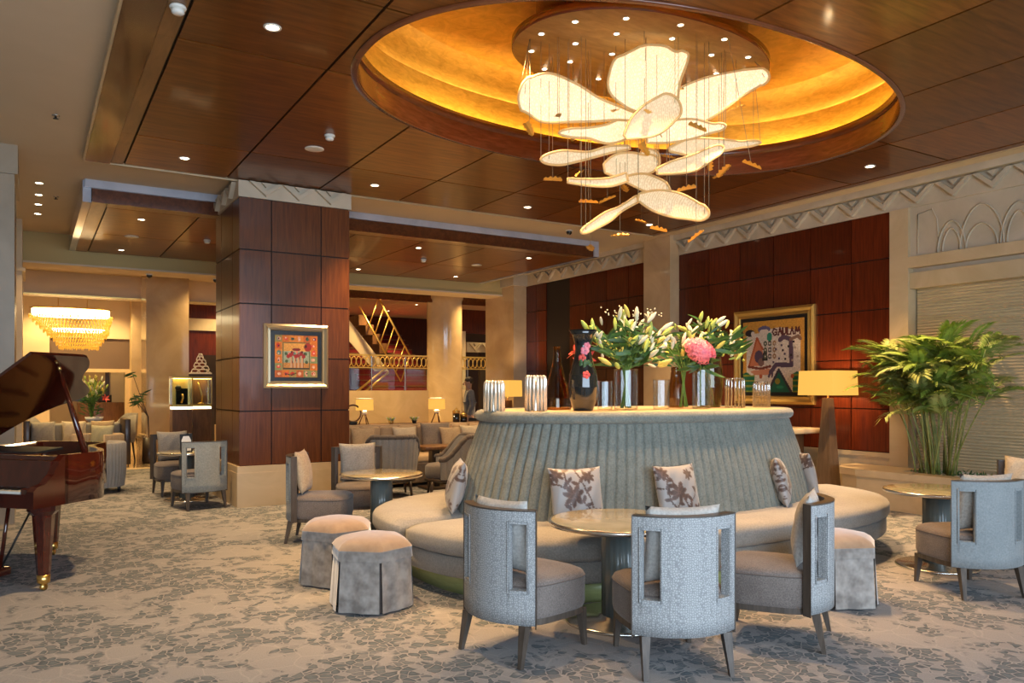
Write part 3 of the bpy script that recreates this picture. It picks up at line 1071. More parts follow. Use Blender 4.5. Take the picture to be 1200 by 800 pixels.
chairs = [
    # centre, facing, cloth, label, pillow, pillow label
    ((2.90, 3.11), (0.38, 0.925), 'chair_cloth', 'pale honeycomb backed chair nearest the camera, seen straight from behind', 'pillow_white', 'white cushion peeping over the back of the nearest chair'),
    ((2.345, 3.715), (0.968, 0.25), 'chair_cloth', 'pale honeycomb backed chair left of the front table, facing right', 'pillow_white', 'white cushion leaning in the chair left of the front table'),
    ((3.75, 3.095), (-0.55, 0.835), 'chair_cloth', 'pale honeycomb backed chair right of the front table, seen side on', 'pillow_white', 'white cushion leaning in the chair right of the front table'),
    ((5.76, 3.09), (0.42, 0.907), 'chair_grey', 'blue-grey chair at the right edge, back towards the camera', 'pillow_grey', 'cushion seen through the slot of the right blue-grey chair'),
    ((7.18, 3.45), (-1.0, 0.05), 'chair_grey', 'chair beyond the right table, half cut by the picture edge', 'pillow_cream', 'pale cushion in the chair cut by the right edge'),
    ((2.36, 7.42), (0.87, -0.49), 'chair_grey', 'grey chair before the wood column, turned side on to the right', 'pillow_tan', 'tan cushion in the side-on chair before the wood column'),
    ((3.02, 8.02), (-0.15, -1.0), 'chair_grey', 'grey chair behind the small round table, facing the camera', 'pillow_grey', 'beige cushion in the chair behind the left round table'),
    ((1.76, 10.18), (-0.2, 0.98), 'chair_lattice', 'pale grid-cloth chair left of the wood column, back towards the camera', None, None),
    ((1.70, 11.66), (0.06, -1.0), 'chair_grey', 'dark framed chair facing the camera beyond the menu card', 'pillow_grey', 'grey cushion in the chair behind the menu card'),
]
proto = None
for c, f, cloth, lab, pm, pl in chairs:
    if proto is None:
        proto = make_chair(lab, heading(*f), (c[0], c[1], 0), cloth)
    else:
        dup(proto, (c[0], c[1], 0), heading(*f), lab, mats=None if cloth == 'chair_cloth' else {'back_shell': cloth, 'slot_piping': cloth})
    if pm:
        chair_pillow(c, f, pm, pl)


# ---- round tables ----------------------------------------------------
def make_table(loc, label, r=0.40, h=0.63):
    t = thing('round_table', label, 'table', (loc[0], loc[1], 0))
    MB().lathe([(r - 0.012, h - 0.012), (r - 0.012, h - 0.002), (r - 0.02, h)], 56).build('glass_top', 'table_glass', t)
    MB().lathe([(r - 0.012, h - 0.03), (r, h - 0.028), (r + 0.002, h - 0.016), (r, h - 0.003), (r - 0.012, h - 0.002)], 56).build('steel_rim', 'steel', t)
    MB().lathe([(0.105, 0.035), (0.105, h - 0.03)], 60, flute=(20, 0.025)).build('pedestal', 'pedestal', t)
    MB().lathe([(0.31, 0.0), (0.31, 0.014), (0.295, 0.022), (0.13, 0.024), (0.12, 0.04)], 56).build('base_disc', 'steel', t)
    return t


tb = make_table((3.16, 3.84), 'round glass topped pedestal table among the three front chairs')
dup(tb, (6.30, 3.64, 0), 0, 'round glass topped pedestal table before the stone planter')
dup(tb, (2.91, 7.16, 0), 0.3, 'round glass topped pedestal table left of the banquette')
tb3 = dup(tb, (1.74, 10.92, 0), 0.1, 'small round table with the menu card, left of the wood column')
tb3.scale = (0.9, 0.9, 1)
tb.scale = (1.13, 1.13, 1)
t = thing('menu_card', 'white upright menu card in a dark holder on the far left table', 'card', (1.72, 10.84, 0.63), 0.15)
MB().box((0, 0.004, 0.115), (0.15, 0.012, 0.23), m=Matrix.Rotation(-0.12, 3, 'X')).build('card_holder', 'black', t)
MB().wall_poly([(-0.055, 0.015), (0.055, 0.015), (0.06, 0.15), (0.035, 0.205), (-0.035, 0.205), (-0.06, 0.15)], lambda a, b, d: (a, -0.006 - d + (0.12 * (b - 0.115)), b), 0.004).build('card', 'paper', t)

# ---- oval banquette ---------------------------------------------------
BC = (4.77, 5.50)
t = thing('oval_banquette', 'large oval sage velvet banquette with a tall channelled back', 'sofa', (BC[0], BC[1], 0))
SA, SB, SN = 2.42, 1.55, 2.8
MB().lathe([(0.93, 0.0), (0.93, 0.16)], 90, sx=SA, sy=SB, n=SN).build('plinth', 'plinth', t)
MB().lathe([(0.92, 0.15), (0.985, 0.152), (0.99, 0.165), (0.99, 0.292), (0.97, 0.297)], 120, sx=SA, sy=SB, n=SN).build('apron', 'banquette_seat', t)


def seat_half(a0, a1, name):
    prof = [(0.6, 0.30), (0.985, 0.30), (0.998, 0.312), (1.003, 0.335), (1.003, 0.40), (0.997, 0.425), (0.982, 0.445), (0.95, 0.458), (0.85, 0.463), (0.55, 0.462)]
    mb = MB()
    N = 84
    vs, fs = [], []
    for i in range(N + 1):
        tt = a0 + (a1 - a0) * i / N
        e = min(i, N - i) / N
        pinch = 1 - 0.10 * math.exp(-(e / 0.012) ** 2) if True else 1
        ct, st = cos(tt), sin(tt)
        ct = math.copysign(abs(ct) ** (2 / SN), ct)
        st = math.copysign(abs(st) ** (2 / SN), st)
        for r, z in prof:
            rr = r * (1 - 0.025 * (1 - pinch) * 10 * (1 if r > 0.9 else 0))
            vs.append((rr * SA * ct, rr * SB * st, z - (0.03 * (1 - pinch) * 10 if z > 0.42 else 0)))
    m = len(prof)
    for i in range(N):
        for k in range(m - 1):
            fs.append((i * m + k, (i + 1) * m + k, (i + 1) * m + k + 1, i * m + k + 1))
    fs += [tuple(range(m)), tuple(reversed(range(N * m, N * m + m)))]
    mb.add(vs, fs, True)
    return mb.build(name, 'banquette_seat', t)


seat_half(pi + 0.012, 2 * pi - 0.012, 'seat_cushion')
seat_half(0.012, pi - 0.012, 'seat_cushion')


def ell_table(a, b, n=2.25, N=2000):
    pts = []
    for k in range(N + 1):
        q = 2 * pi * k / N
        ct, st = cos(q), sin(q)
        pts.append((a * math.copysign(abs(ct) ** (2 / n), ct), b * math.copysign(abs(st) ** (2 / n), st)))
    L = [0.0]
    for p, q in zip(pts, pts[1:]):
        L.append(L[-1] + math.dist(p, q))
    return pts, L


def ell_at(tab, f):
    pts, L = tab
    x = (f % 1.0) * L[-1]
    lo, hi = 0, len(L) - 1
    while hi - lo > 1:
        md = (lo + hi) // 2
        if L[md] <= x:
            lo = md
        else:
            hi = md
    k = (x - L[lo]) / max(1e-9, L[hi] - L[lo])
    p, q = pts[lo], pts[hi]
    x_, y_ = p[0] + (q[0] - p[0]) * k, p[1] + (q[1] - p[1]) * k
    tx, ty = q[0] - p[0], q[1] - p[1]
    l = math.hypot(tx, ty) or 1
    return x_, y_, ty / l, -tx / l


BT, BB = ell_table(1.57, 0.90), ell_table(1.80, 1.08)
NCH, SUB = 112, 10
rows = [(0.44, 0.0), (0.6, 0.2), (0.75, 0.40), (0.9, 0.62), (1.02, 0.79), (1.12, 0.93), (1.165, 0.985), (1.19, 1.0)]
vs, fs = [], []
W_ = NCH * SUB
cache_b = [ell_at(BB, k / W_) for k in range(W_)]
cache_t = [ell_at(BT, k / W_) for k in range(W_)]
for z, f in rows:
    for k in range(W_):
        b_, t_ = cache_b[k], cache_t[k]
        ph = (k % SUB) / SUB
        bul = 0.03 * (1 - abs(2 * ph - 1) ** 4.5) * (1 if z < 1.17 else 0.4) - 0.012
        bow = 0.012 * sin(pi * f)
        vs.append((b_[0] * (1 - f) + t_[0] * f + b_[2] * (bul + bow), b_[1] * (1 - f) + t_[1] * f + b_[3] * (bul + bow), z))
for i in range(len(rows) - 1):
    for k in range(W_):
        q = (k + 1) % W_
        fs.append((i * W_ + k, i * W_ + q, (i + 1) * W_ + q, (i + 1) * W_ + k))
MB().add(vs, fs, True).build('channelled_back', 'banquette', t)
pts = [ell_at(BT, k / 120) for k in range(120)]
MB().tube([(p[0] + p[2] * 0.012, p[1] + p[3] * 0.012, 1.222) for p in pts], 0.046, 12, True).build('top_roll', 'banquette', t)
MB().prism([(p[0], p[1]) for p in pts], 1.235, 1.262).build('top_shelf', 'limestone', t)
TOPZ = 1.262

# floral brocade cushions along the banquette
def floral(seed):
    rnd = random.Random(seed)
    segs, blobs = [], []
    for k in range(4):
        x, y, a = rnd.random(), rnd.random() * 0.3, rnd.uniform(0.6, 2.4)
        for i in range(26):
            nx, ny = x + 0.045 * cos(a), y + 0.045 * sin(a)
            segs.append((x, y, nx, ny))
            if i % 5 == 3:
                b = a + rnd.choice((-1.2, 1.2))
                blobs.append((nx + 0.06 * cos(b), ny + 0.06 * sin(b), b, 0.075, 0.034))
            x, y = nx, ny
            a += rnd.uniform(-0.5, 0.45)
    for (fx, fy, R) in ((0.62, 0.48, 0.2), (0.15, 0.14, 0.13), (0.3, 0.8, 0.12), (0.9, 0.86, 0.14)):
        for p in range(7):
            a = 2 * pi * p / 7 + rnd.random() * 0.3
            blobs.append((fx + R * 0.55 * cos(a), fy + R * 0.55 * sin(a), a, R * 0.5, R * 0.24))
        blobs.append((fx, fy, 0, R * 0.25, R * 0.25))
    g = (0.30, 0.285, 0.275)
    d = (0.085, 0.05, 0.04)

    def fn(u, v):
        for (x, y, a, l, w) in blobs:
            dx, dy = u - x, v - y
            p, q = dx * cos(a) + dy * sin(a), -dx * sin(a) + dy * cos(a)
            e = (p / l) ** 2 + (q / w) ** 2
            if e < 1:
                k = 0.8 + 0.5 * (e > 0.55)
                return tuple(min(1, c * k * 1.1) for c in d)
        for (x0, y0, x1, y1) in segs:
            if (u - (x0 + x1) / 2) ** 2 + (v - (y0 + y1) / 2) ** 2 < 0.00045:
                return d
        return g
    return fn


def back_point(ang):
    f = (ang % (2 * pi)) / (2 * pi)
    return ell_at(BB, f)


flor = [pillow_mesh(0.42, 0.42, 0.14, 'floral_cushion', 64, floral(s_)) for s_ in (3, 11, 5)]
for me in flor:
    me.materials.append(M['brocade'])
for k, (px, py, fx, fy, lab, extra) in enumerate([
        (3.40, 4.60, -0.22, -1.0, 'brown floral cushion on the banquette behind the front table', 0),
        (4.18, 4.36, 0.03, -1.0, 'floral cushion with a brown bloom above the nearest chair', 0),
        (5.50, 4.48, 0.66, -0.75, 'floral cushion turned sideways right of the banquette back', 0),
        (6.14, 4.76, 0.92, -0.42, 'dark floral cushion on the banquette nearest the tall lamp', 0),
        (2.90, 5.68, -0.93, 0.40, 'dark floral cushion at the left end of the banquette back', 0)]):
    put_pillow(flor[k % 3], 'brocade', lab, (px, py, 0.462), heading(fx, fy), 14)


# ---- hexagonal skirted ottomans -----------------------------------------
def hexr(a, ap):
    m = (a % (pi / 3)) - pi / 6
    return ap / cos(m)


def make_ottoman(label, loc, rz):
    t = thing('skirted_ottoman', label, 'ottoman', loc, rz)
    AP = 0.238
    N = 72
    vs, fs = [], []
    prof = [(1.02, 0.335, 0), (1.025, 0.345, 0), (1.0, 0.40, 0), (1.02, 0.404, 0), (1.0, 0.412, 0), (0.93, 0.438, 0.2), (0.78, 0.462, 0.5), (0.45, 0.48, 0.9), (0.0, 0.485, 1)]
    for r, z, rd in prof:
        for k in range(N):
            a = 2 * pi * k / N
            R = hexr(a, AP) * (1 - rd) + AP * 1.06 * rd
            vs.append((R * r * cos(a), R * r * sin(a), z))
    bands = (0, 3)
    for i in range(bands[0], bands[1]):
        for k in range(N):
            fs.append((i * N + k, i * N + (k + 1) % N, (i + 1) * N + (k + 1) % N, (i + 1) * N + k))
    MB().add(vs[:4 * N], fs, True).build('top_band', 'velvet', t)
    fs = []
    for i in range(0, 5):
        for k in range(N):
            fs.append((i * N + k, i * N + (k + 1) % N, (i + 1) * N + (k + 1) % N, (i + 1) * N + k))
    MB().add(vs[3 * N:], fs, True).build('cushion_top', 'velvet_top', t, weld=True)
    core = MB()
    core.prism([(hexr(2 * pi * k / 6 + 0.0, AP * 0.93) * cos(2 * pi * k / 6), hexr(2 * pi * k / 6, AP * 0.93) * sin(2 * pi * k / 6)) for k in range(6)], 0.01, 0.335)
    core.build('pleat_lining', 'lining', t)
    for k in range(6):
        a0, a1 = pi / 3 * k, pi / 3 * (k + 1)
        c0, c1 = Vector((cos(a0), sin(a0))), Vector((cos(a1), sin(a1)))
        Rt, Rb = AP / cos(pi / 6) * 1.0, AP / cos(pi / 6) * 1.09
        nrm = (c0 + c1).normalized()

        def fn(u, v):
            R = Rb + (Rt - Rb) * v
            e = 0.025 + 0.02 * (1 - v)
            uu = e + (1 - 2 * e) * u
            p = (c0 * (1 - uu) + c1 * uu) * R
            w = 0.006 * sin(u * 7 + k) * (1 - v) + 0.004 * sin(u * 15 + k * 2)
            p = p + nrm * w
            return (p.x, p.y, 0.012 + 0.325 * v)
        MB().grid(fn, 10, 5).build('skirt_panel', 'velvet', t)
    return t


ot = make_ottoman('grey velvet skirted ottoman in front, nearest of the left pair', (1.955, 4.98, 0), radians(20))
dup(ot, (1.98, 5.75, 0), radians(5), 'grey velvet skirted ottoman behind its twin at the banquette end')
dup(ot, (4.70, 3.42, 0), radians(34), 'brown velvet skirted ottoman right of the front chairs')


# ================================================================ GRAND PIANO
# local axes: x from bass to treble along the keyboard, y towards the tail
PW = 1.42
ex, ey = Vector((0.685, -0.7286, 0)), Vector((0.7286, 0.685, 0))
P0 = Vector((0.02, 6.33, 0))
org = P0 - ex * PW
piano = thing('grand_piano', 'glossy red mahogany grand piano with raised lid at the left edge', 'piano', org, atan2(ex.y, ex.x))


def piano_outline(y0=0.0, inset=0.0, L=1.50):
    pts = [(0 + inset, y0), (PW - inset, y0), (PW - inset, 0.50)]
    ctrl = [(PW, 0.50), (PW - 0.0, 0.60), (PW - 0.06, 0.70), (PW - 0.2, 0.84), (PW - 0.42, 1.0), (PW - 0.58, 1.16), (PW - 0.66, 1.32), (PW - 0.74, L - 0.03), (PW - 0.9, L + 0.01), (0.3, L), (0.06, L - 0.04), (0, L - 0.12)]
    # smooth through the controls
    out = []
    for i in range(len(ctrl) - 1):
        p0, p1, p2, p3 = ctrl[max(0, i - 1)], ctrl[i], ctrl[i + 1], ctrl[min(len(ctrl) - 1, i + 2)]
        for k in range(5):
            u = k / 5
            out.append(tuple(0.5 * (2 * p1[j] + (p2[j] - p0[j]) * u + (2 * p0[j] - 5 * p1[j] + 4 * p2[j] - p3[j]) * u * u + (3 * p1[j] - p0[j] - 3 * p2[j] + p3[j]) * u ** 3) for j in (0, 1)))
    out.append(ctrl[-1])
    if inset:
        cx, cy = 0.62, 0.7
        out = [(cx + (x - cx) * (1 - inset * 1.6), cy + (y - cy) * (1 - inset * 1.6)) for x, y in out]
    return pts[:2] + out


def rim_wall(outer, z0, z1, th, mat, name):
    n = len(outer)
    cx, cy = 0.62, 0.7
    inner = []
    for x, y in outer:
        d = Vector((cx - x, cy - y)).normalized() * th
        inner.append((x + d.x, y + d.y))
    mb = MB()
    for k in range(n - 1):
        a, b, c, d = outer[k], outer[k + 1], inner[k + 1], inner[k]
        mb.add([(*a, z0), (*b, z0), (*b, z1), (*a, z1)], [(0, 1, 2, 3)], True)
        mb.add([(*d, z0), (*c, z0), (*c, z1), (*d, z1)], [(0, 1, 2, 3)], True)
        mb.add([(*a, z1), (*b, z1), (*c, z1), (*d, z1)], [(0, 1, 2, 3)])
        mb.add([(*a, z0), (*b, z0), (*c, z0), (*d, z0)], [(0, 1, 2, 3)])
    return mb.build(name, mat, piano, weld=True)


ol = piano_outline(0.27)
rim_path = ol[1:] + [ol[0]]
rim_wall(rim_path, 0.615, 0.972, 0.045, 'piano', 'rim')
MB().prism(piano_outline(0.27, 0.02), 0.625, 0.66).build('case_bottom', 'piano', piano)
MB().prism(piano_outline(0.42, 0.05), 0.80, 0.82).build('soundboard', 'iron', piano)
MB().prism([(0.1, 0.45), (1.3, 0.45), (1.3, 0.52), (0.1, 0.52)], 0.82, 0.86).build('pin_block', 'iron', piano)
for k in range(3):
    MB().tube([(0.15 + 0.35 * k, 0.5, 0.86), (0.2 + 0.2 * k, 1.2, 0.86)], 0.018, 6).build('iron_bar', 'iron', piano)
# arms: side cheeks with a scrolled front
for x0 in (0.0, PW - 0.06):
    prof = [(0.0, 0.615), (0.0, 0.735), (0.035, 0.765), (0.10, 0.78), (0.17, 0.84), (0.22, 0.93), (0.27, 0.972), (0.30, 0.972), (0.30, 0.615)]
    n = len(prof)
    vs = [(x0, y, z) for y, z in prof] + [(x0 + 0.06, y, z) for y, z in prof]
    MB().add(vs, [tuple(range(n)), tuple(reversed(range(n, 2 * n)))] + [(k, (k + 1) % n, n + (k + 1) % n, n + k) for k in range(n)]).build('arm', 'piano', piano)
MB().span(0.05, PW - 0.05, 0.01, 0.29, 0.615, 0.68).build('keybed', 'piano', piano)
MB().span(0.06, PW - 0.06, 0.005, 0.03, 0.66, 0.715).build('key_slip', 'piano', piano)
for x0 in (0.06, PW - 0.15):
    MB().rbox((x0 + 0.045, 0.1, 0.715), (0.09, 0.14, 0.075), 0.012).build('key_block', 'piano', piano)
kb = MB()
for k in range(52):
    w = (PW - 0.3) / 52
    kb.span(0.15 + k * w + 0.0006, 0.15 + (k + 1) * w - 0.0006, 0.03, 0.18, 0.70, 0.73)
kb.build('white_keys', 'ivory', piano, kind='stuff')
kb = MB()
for k in range(51):
    if k % 7 in (0, 1, 3, 4, 5):
        w = (PW - 0.3) / 52
        kb.span(0.15 + (k + 1) * w - 0.006, 0.15 + (k + 1) * w + 0.006, 0.085, 0.18, 0.73, 0.742)
kb.build('black_keys', 'piano_black', piano, kind='stuff')
MB().box((PW / 2, 0.20, 0.83), (PW - 0.12, 0.022, 0.2), m=Matrix.Rotation(-0.16, 3, 'X')).build('fallboard', 'piano', piano)
MB().span(0.05, PW - 0.05, 0.24, 0.30, 0.93, 0.96).build('stretcher_board', 'piano', piano)
MB().box((PW / 2, 0.42, 0.985), (0.85, 0.24, 0.015), m=Matrix.Rotation(0.08, 3, 'X')).build('music_desk', 'black', piano)
for lx, ly in ((PW - 0.13, 0.21), (0.13, 0.21), (0.36, 1.20)):
    lg = MB()
    lg.lathe([(0.105, 0.615), (0.105, 0.575), (0.075, 0.545)], 8, (lx, ly, 0))
    lg.lathe([(0.072, 0.56), (0.072, 0.53), (0.044, 0.115)], 8, (lx, ly, 0))
    leg = lg.build('leg', 'piano', piano)
    leg.data.polygons.foreach_set('use_smooth', [False] * len(leg.data.polygons))
    MB().lathe([(0.044, 0.115), (0.042, 0.06), (0.03, 0.05)], 16, (lx, ly, 0)).build('brass_ferrule', 'brass', leg)
    MB().tube([(lx - 0.012, ly, 0.026), (lx + 0.012, ly, 0.026)], 0.026, 14).build('caster', 'brass', leg)
for dx in (-0.12, 0.12):
    MB().tube([(PW / 2 + dx, 0.35, 0.62), (PW / 2 + dx * 0.7, 0.3, 0.1)], 0.014, 8).build('lyre_post', 'piano', piano)
MB().rbox((PW / 2, 0.28, 0.09), (0.3, 0.12, 0.06), 0.01).build('pedal_box', 'piano', piano)
MB().tube([(PW / 2 + 0.1, 0.62, 0.60), (PW / 2 + 0.05, 0.34, 0.1)], 0.008, 6).build('lyre_brace', 'black', piano)

# lid hinged along the bass side
LA = radians(30)
lid_ctrl = [(1.42, 0.60), (1.40, 0.70), (1.28, 0.82), (1.15, 0.88), (1.06, 0.95), (0.98, 1.07), (0.90, 1.17), (0.80, 1.22), (0.72, 1.18), (0.64, 1.08), (0.53, 1.01), (0.36, 0.94), (0.14, 0.90), (0.0, 0.90)]
lid = [(0.0, 0.165), (1.42, 0.165)]
for i_ in range(len(lid_ctrl) - 1):
    p0, p1, p2, p3 = lid_ctrl[max(0, i_ - 1)], lid_ctrl[i_], lid_ctrl[i_ + 1], lid_ctrl[min(len(lid_ctrl) - 1, i_ + 2)]
    for k in range(4):
        u = k / 4
        lid.append(tuple(0.5 * (2 * p1[j] + (p2[j] - p0[j]) * u + (2 * p0[j] - 5 * p1[j] + 4 * p2[j] - p3[j]) * u * u + (3 * p1[j] - p0[j] - 3 * p2[j] + p3[j]) * u ** 3) for j in (0, 1)))
lid.append(lid_ctrl[-1])
n = len(lid)
c_, s_ = cos(LA), sin(LA)
T_ = 0.022


def lid_pt(x, y, d):
    return (x * c_ + d * -s_, y, 0.985 + x * s_ + d * c_)


MB().wall_poly(lid, lambda a, b, d: lid_pt(a, b, d), T_).build('lid', 'piano', piano)
MB().tube([(PW - 0.03, 0.50, 0.93), lid_pt(PW * 0.90, 0.52, 0)], [0.024, 0.014], 8).build('prop_stick', 'piano', piano)
MB().tube([lid_pt(PW * 0.90, 0.52, -0.005), lid_pt(PW * 0.90, 0.518, -0.04)], 0.013, 10).build('prop_cup', 'brass', piano)


# ================================================================ RIGHT SIDE: planter, palm, lamp, console, paintings
t = thing('stone_planter', 'low cream stone planter bed below the reed blind', 'planter', (8.72, 0.6, 0))
o_ = [(0.0, 0.0), (0.0, 5.45), (0.10, 5.72), (0.36, 5.9), (0.66, 5.9), (0.66, 0.0)]
MB().prism(o_, 0.0, 0.37).build('planter_wall', 'limestone', t)
i_ = [(0.22, 0.2), (0.22, 5.0), (0.71, 5.0), (0.71, 0.2)]
cap = MB()
cap.span(-0.025, 0.22, 0.0, 5.45, 0.37, 0.455)
cap.prism([(-0.025, 5.45), (0.22, 5.45), (0.22, 5.0), (0.66, 5.0), (0.66, 5.925), (0.345, 5.925), (0.08, 5.745)], 0.37, 0.455)
cap.build('coping', 'limestone', t)
MB().span(0.22, 0.66, 0.0, 5.0, 0.36, 0.425).build('soil_bed', 'soil', t)
rnd = random.Random(4)
pm = MB()
pm.ball((0, 0, 0), (0.045, 0.035, 0.022), 8, 5)
pme = pm.mesh('pebble')
pme.materials.append(M['pebble'])
for k in range(70):
    y = rnd.uniform(3.2, 4.97)
    x = 0.25 + abs(rnd.gauss(0, 0.09))
    p = link('pebble', pme, t, (x, y, 0.432), (rnd.uniform(-.3, .3), rnd.uniform(-.3, .3), rnd.random() * 6))
    k_ = rnd.uniform(0.5, 1.25)
    p.scale = (k_, k_, k_)
gm = MB()
for k in range(420):
    x, y = 0.26 + rnd.random() * 0.4, rnd.uniform(2.9, 4.95)
    a, h = rnd.random() * 6.28, rnd.uniform(0.03, 0.12)
    dx, dy = cos(a) * 0.03, sin(a) * 0.03
    gm.add([(x, y, 0.42), (x + dx, y + dy, 0.42 + h * 0.6), (x + 2.2 * dx, y + 2.2 * dy, 0.42 + h * 0.75), (x + dx * 0.9 - dy * .5, y + dy * 0.9 + dx * .5, 0.42 + h * .5)], [(0, 1, 2, 3)])
gc = gm.build('ground_cover_foliage', 'leaf', None, (8.72, 0.6, 0), fix=False, kind='stuff', label='low green ground cover among the pebbles at the palm foot', category='plant')

# bamboo palm: canes and feathery fronds
palm = thing('bamboo_palm', 'big bamboo palm with many canes growing from the stone planter', 'plant', (9.06, 5.22, 0.42))
rnd = random.Random(21)


def frond_mesh(seed, L=0.62, nl=17):
    r = random.Random(seed)
    mb = MB()
    spine = []
    for i in range(9):
        f = i / 8
        spine.append(Vector((L * f * (1 - 0.12 * f * f), 0, 0.25 * L * f - 0.36 * L * f * f)))
    mb.tube(spine, [0.006 * (1 - 0.7 * i / 8) for i in range(9)], 4)
    for i in range(nl):
        f = 0.12 + 0.88 * i / (nl - 1)
        k = min(7, int(f * 8))
        u = f * 8 - k
        p = spine[k] * (1 - u) + spine[k + 1] * u
        d = (spine[k + 1] - spine[k]).normalized()
        for sg in (-1, 1):
            ang = radians(52 - 30 * f)
            ll = L * (0.44 - 0.22 * abs(f - 0.45)) * r.uniform(0.9, 1.1)
            out = (d * cos(ang) + Vector((0, sg, 0)) * sin(ang)).normalized()
            w = 0.0085
            droop = Vector((0, 0, -0.2 * ll))
            q1 = p + out * ll * 0.5 + Vector((0, 0, 0.012))
            q2 = p + out * ll + droop * 0.6
            side = out.cross(Vector((0, 0, 1))).normalized() * w
            mb.add([p, q1 - side, q2, q1 + side], [(0, 1, 3), (1, 2, 3)], False)
    return mb.mesh('frond')


fms = []
for s_ in range(6):
    me = frond_mesh(s_, 0.38 + 0.03 * s_, 21)
    me.materials.append(M['frond_pale' if s_ in (2, 5) else 'frond'])
    fms.append(me)
for k in range(40):
    a = rnd.uniform(0, 2 * pi)
    rr = abs(rnd.gauss(0, 0.16))
    bx, by = 0.6 * rr * cos(a), 1.2 * rr * sin(a)
    by = max(-0.32, min(0.34, by))
    bx = max(-0.2, min(0.18, bx))
    H = rnd.uniform(0.92, 1.5)
    lean = rnd.uniform(0.08, 0.42)
    tx, ty = bx - lean * 0.35 + rnd.uniform(-.2, .1), by + (by * 1.6 + rnd.uniform(-.16, .16)) * (lean + 0.35) * 2
    tx = min(tx, 0.2)
    pts = [Vector((bx + (tx - bx) * f ** 1.3, by + (ty - by) * f ** 1.3, H * f)) for f in [i / 7 for i in range(8)]]
    MB().tube(pts, [0.011 - 0.005 * i / 7 for i in range(8)], 6).build('cane', 'cane', palm)
    for q in range(rnd.choice((6, 7, 8))):
        f = 1 - 0.05 * q * rnd.uniform(0.6, 1.0)
        p = pts[0] + (pts[-1] - pts[0]) * f
        o = link('frond', fms[rnd.randrange(6)], palm, (p.x, p.y, H * f))
        az = rnd.uniform(0, 2 * pi)
        if p.x > -0.05 and cos(az) > 0.15:
            az = pi - az
        el = rnd.uniform(0.1, 1.0) if q else rnd.uniform(0.3, 1.1)
        o.rotation_euler = (rnd.uniform(-0.4, 0.4), -el, az)
        k_ = rnd.uniform(0.75, 1.15)
        o.scale = (k_, k_, k_)

# tall lamp with square shade
t = thing('tall_lamp', 'tall lamp with a tapered wood base and glowing square shade by the planter', 'lamp', (9.10, 6.74, 0), 0)
MB().box((0, 0, 0.66), (0.24, 0.24, 1.32), top=0.42).build('tapered_base', 'bronze_wood', t)
MB().tube([(0, 0, 1.30), (0, 0, 1.40)], 0.012, 8).build('stem', 'brass', t)
sh = MB()
for (a, b) in (((-.27, -.27), (.27, -.27)), ((.27, -.27), (.27, .27)), ((.27, .27), (-.27, .27)), ((-.27, .27), (-.27, -.27))):
    sh.add([(a[0], a[1], 1.36), (b[0], b[1], 1.36), (b[0] * .96, b[1] * .96, 1.685), (a[0] * .96, a[1] * .96, 1.685)], [(0, 1, 2, 3)])
sh.build('lamp_shade', 'shade', t)
point((9.10, 6.74, 1.52), 26, radius=0.05)
t = thing('console_table', 'stone topped console behind the banquette, left of the tall lamp', 'table', (9.0, 7.55, 0))
MB().rbox((0, 0, 0.87), (0.62, 1.1, 0.075), 0.012).build('stone_top', 'limestone', t)
MB().box((0.08, 0, 0.415), (0.36, 0.6, 0.83)).build('tapered_plinth', 'brown_wood', t)


def frame_on_wall(name, label, fr, w, h, bw, mat, liner=0.07):
    """Picture frame standing proud of a wall; fr maps (a, b, depth) to a world point, a and b from the picture centre."""
    t = thing(name, label, 'painting', fr(0, 0, 0))
    base = Vector(fr(0, 0, 0))
    L = lambda a, b, d: Vector(fr(a, b, d)) - base
    mb = MB()
    prof = [(0.0, 0.0), (0.0, 0.035), (0.3, 0.055), (0.62, 0.03), (0.9, 0.04), (1.0, 0.012)]
    cor = [(-1, -1), (1, -1), (1, 1), (-1, 1)]
    for q in range(4):
        (sx, sy), (ux, uy) = cor[q], cor[(q + 1) % 4]
        side = MB()
        for k in range(len(prof) - 1):
            o0, d0 = prof[k]
            o1, d1 = prof[k + 1]
            P = lambda s1, s2, o, d: L(s1 * (w / 2 - bw * o), s2 * (h / 2 - bw * o), d)
            side.add([P(sx, sy, o0, d0), P(ux, uy, o0, d0), P(ux, uy, o1, d1), P(sx, sy, o1, d1)], [(0, 1, 2, 3)])
        side.build('frame_side', mat, t)
    ln = MB()
    iw, ih = w / 2 - bw, h / 2 - bw
    ln.add([L(-iw, -ih, 0.012), L(iw, -ih, 0.012), L(iw, ih, 0.012), L(-iw, ih, 0.012)], [(0, 1, 2, 3)])
    ln.build('dark_liner', 'black', t)
    return t, L, iw - liner, ih - liner


def painted(t, L, hw, hh, fn, nu, nv):
    me_v, me_f = [], []
    for j in range(nv + 1):
        for i in range(nu + 1):
            me_v.append(L(hw * (2 * i / nu - 1), hh * (2 * j / nv - 1), 0.02))
    w1 = nu + 1
    cols = []
    for j in range(nv):
        for i in range(nu):
            me_f.append((j * w1 + i, j * w1 + i + 1, (j + 1) * w1 + i + 1, (j + 1) * w1 + i))
            cols.append(fn((i + .5) / nu, (j + .5) / nv))
    me = bpy.data.meshes.new('canvas')
    me.from_pydata(me_v, [], me_f)
    at = me.color_attributes.new('paint', 'FLOAT_COLOR', 'CORNER')
    for k, c in enumerate(cols):
        for q in range(4):
            at.data[4 * k + q].color = (*c, 1)
    me.materials.append(M['paint'])
    link('canvas', me, t)


def lin(r, g, b):
    return tuple((c / 255.0) ** 2.2 for c in (r, g, b))


